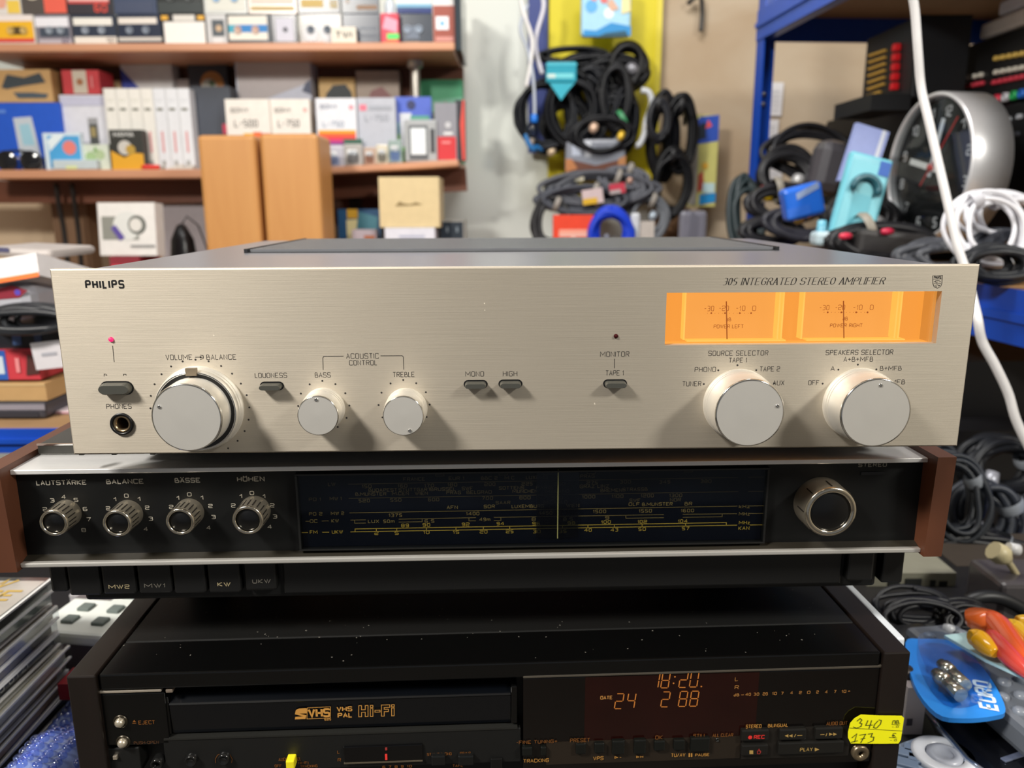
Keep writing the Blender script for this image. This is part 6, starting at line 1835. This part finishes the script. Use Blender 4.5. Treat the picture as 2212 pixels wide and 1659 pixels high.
# blue blister pack
bp, c = slab('blister_pack', 'bright blue blister pack with two metal connectors, right of the recorder', 'blister pack', [(1956, 1388), (1990, 1380), (2052, 1384), (2096, 1412), (2142, 1468), (2172, 1530), (2150, 1546), (2080, 1552), (2022, 1540), (1974, 1476)], Z2+.022, .003, '2a86de', part='card', round=1)
q = [PZ(x, y, Z2+.026) for x, y in ((1985, 1392), (2050, 1392), (2100, 1440), (2136, 1480), (2110, 1520), (2040, 1520), (1990, 1450))]
poly = [(p.x-c.x, p.y-c.y) for p in smooth(q, 4, True)]
MB().prismz(poly, .0032, .012).build('clear_dome', pane('e4eef8', .9, .96, .12), bp)
for (xa, ya), (xb, yb) in (((2032, 1432), (2085, 1482)), ((2020, 1452), (2076, 1502))):
    a_, b_ = PZ(xa, ya, Z2+.031), PZ(xb, yb, Z2+.031)
    mb = MB()
    u = (b_-a_)/5
    mb.tube([(a_+u*t)-Vector((c.x, c.y, Z2+.022)) for t in (0, .8, .81, 2, 2.01, 2.6, 2.61, 5)], [.0032, .0032, .0048, .0048, .0036, .0036, .0045, .0045], 12)
    mb.build('connector', mat('a8a498', .22, .9), bp)
q0 = PZ(2128, 1500, Z2+.0256)
mb = MB()
lettering(mb, 'EURO', 0, 0, .030, .0085, .0020, 0)
mb.xf(Matrix.Rotation(R(68), 4, 'Z') @ Matrix.Rotation(R(-90), 4, 'X')).build('card_lettering', mat('dce8f0', .4), bp, (q0.x-c.x, q0.y-c.y, .0034))
# lures
lu, c = slab('lure_pack', 'clear pack of orange and yellow rubber fishing lures at the right edge', 'lure pack', [(2040, 1372), (2085, 1366), (2240, 1440), (2240, 1475), (2130, 1425)], Z2+.034, .002, 'b4d8dc', part='tray', rough=.2)
for i, (pts, col) in enumerate(((((2126, 1338), (2152, 1352), (2190, 1400), (2240, 1452)), 'd8582a'), (((2096, 1378), (2112, 1380), (2132, 1398), (2150, 1412)), 'e0a41c'), (((2170, 1356), (2195, 1360), (2230, 1390)), 'e4b42c'), (((2140, 1372), (2175, 1412), (2230, 1462)), 'c8463c'), (((2196, 1346), (2225, 1350), (2250, 1370)), 'e0b030'))):
    q = smooth([PZ(x, y, Z2+.046)-Vector((c.x, c.y, Z2+.034)) for x, y in pts], 5)
    n_ = len(q)
    MB().tube(q, [(.009 if i == 0 else .0065)*(.35+.65*math.sin(math.pi*min(1, .18+t/n_*.82))) for t in range(n_)], 10).build('lure', mat(col, .15, 0, .2, 40), lu)
q = PZ(2130, 1335, Z2+.048)
MB().lathe([(0, -.006), (.012, -.004), (.013, .003), (0, .007)], (0, 0, 0), 'z', 16).build('lure_head', mat('e0682c', .2), lu, (q.x-c.x, q.y-c.y, .012))
slab('flat_phone', 'small black glossy phone lying behind the blue blister pack', 'phone', [(1925, 1352), (1985, 1346), (2052, 1366), (2070, 1384), (1990, 1384), (1940, 1376)], TABLE+.014, .010, '0a0b0e', rough=.12)
item('silver_case', 'dull silver case behind the lures at the right edge', 'case', 2160, 1262, 2300, 1346, .60, .05, '4e4a4c', rough=.3, bev=.004)
for i, (cx_, cy_, rx, ry, col, lb) in enumerate(((1985, 1322, 60, 20, '1a1b20', 'dark lead coil in front of the network box'), (2080, 1330, 40, 18, '141417', 'black lead coil right of the network box'))):
    coil(lb, cx_, cy_, rx, ry, .585, 3, 4, col, None, None, .12, .9, 400+i, 'dark leads before the network box')
# white box and round-pad remote
item('small_white_box', 'small greyish white box close to the right side of the recorder', 'box', 1962, 1486, 2004, None, .455, .03, 'b4a8a4', [(.1, .2, .4, .35, '4a4448')], base=TABLE)
rm, c = slab('remote_control', 'pale remote control with a round key pad, bottom right beside the recorder', 'remote control', [(1935, 1610), (1990, 1590), (2010, 1600), (2090, 1650), (2080, 1720), (1920, 1720)], TABLE, .009, '8a98ac', rough=.35)
q = PZ(2040, 1634, TABLE+.01)
MB().lathe([(.0185, 0), (.0185, .002), (.0165, .003), (.011, .003), (.0105, .001)], (0, 0, 0), 'z', 32).build('pad_ring', mat('d4d6dc', .3), rm, (q.x-c.x, q.y-c.y, .009))
MB().lathe([(.0100, 0), (.0100, .003), (.006, .004), (.0055, .0025), (0, .003)], (0, 0, 0), 'z', 28).build('round_pad', mat('b4b8c4', .25), rm, (q.x-c.x, q.y-c.y, .009))
for x, y in ((1955, 1625), (1975, 1618), (1960, 1648), (1985, 1640)):
    q = PZ(x, y, TABLE+.01)
    MB().rbox(-.006, -.004, 0, .006, .004, .0018, .0006).build('key', mat('6c7c94', .35), rm, (q.x-c.x, q.y-c.y, .009), (0, 0, R(-25)))
q = P(1974, 1486, .462)
rt = empty('metal_fitting', (q.x-.003, .470, q.z), 0, 'small brown metal fitting on the greyish white box, touching the recorder', 'fitting')
MB().lathe([(0, 0), (.006, .001), (.0068, .006), (.005, .010), (0, .011)], (0, 0, 0), 'z', 16).build('cap', mat('4a3e34', .35, .5), rt)
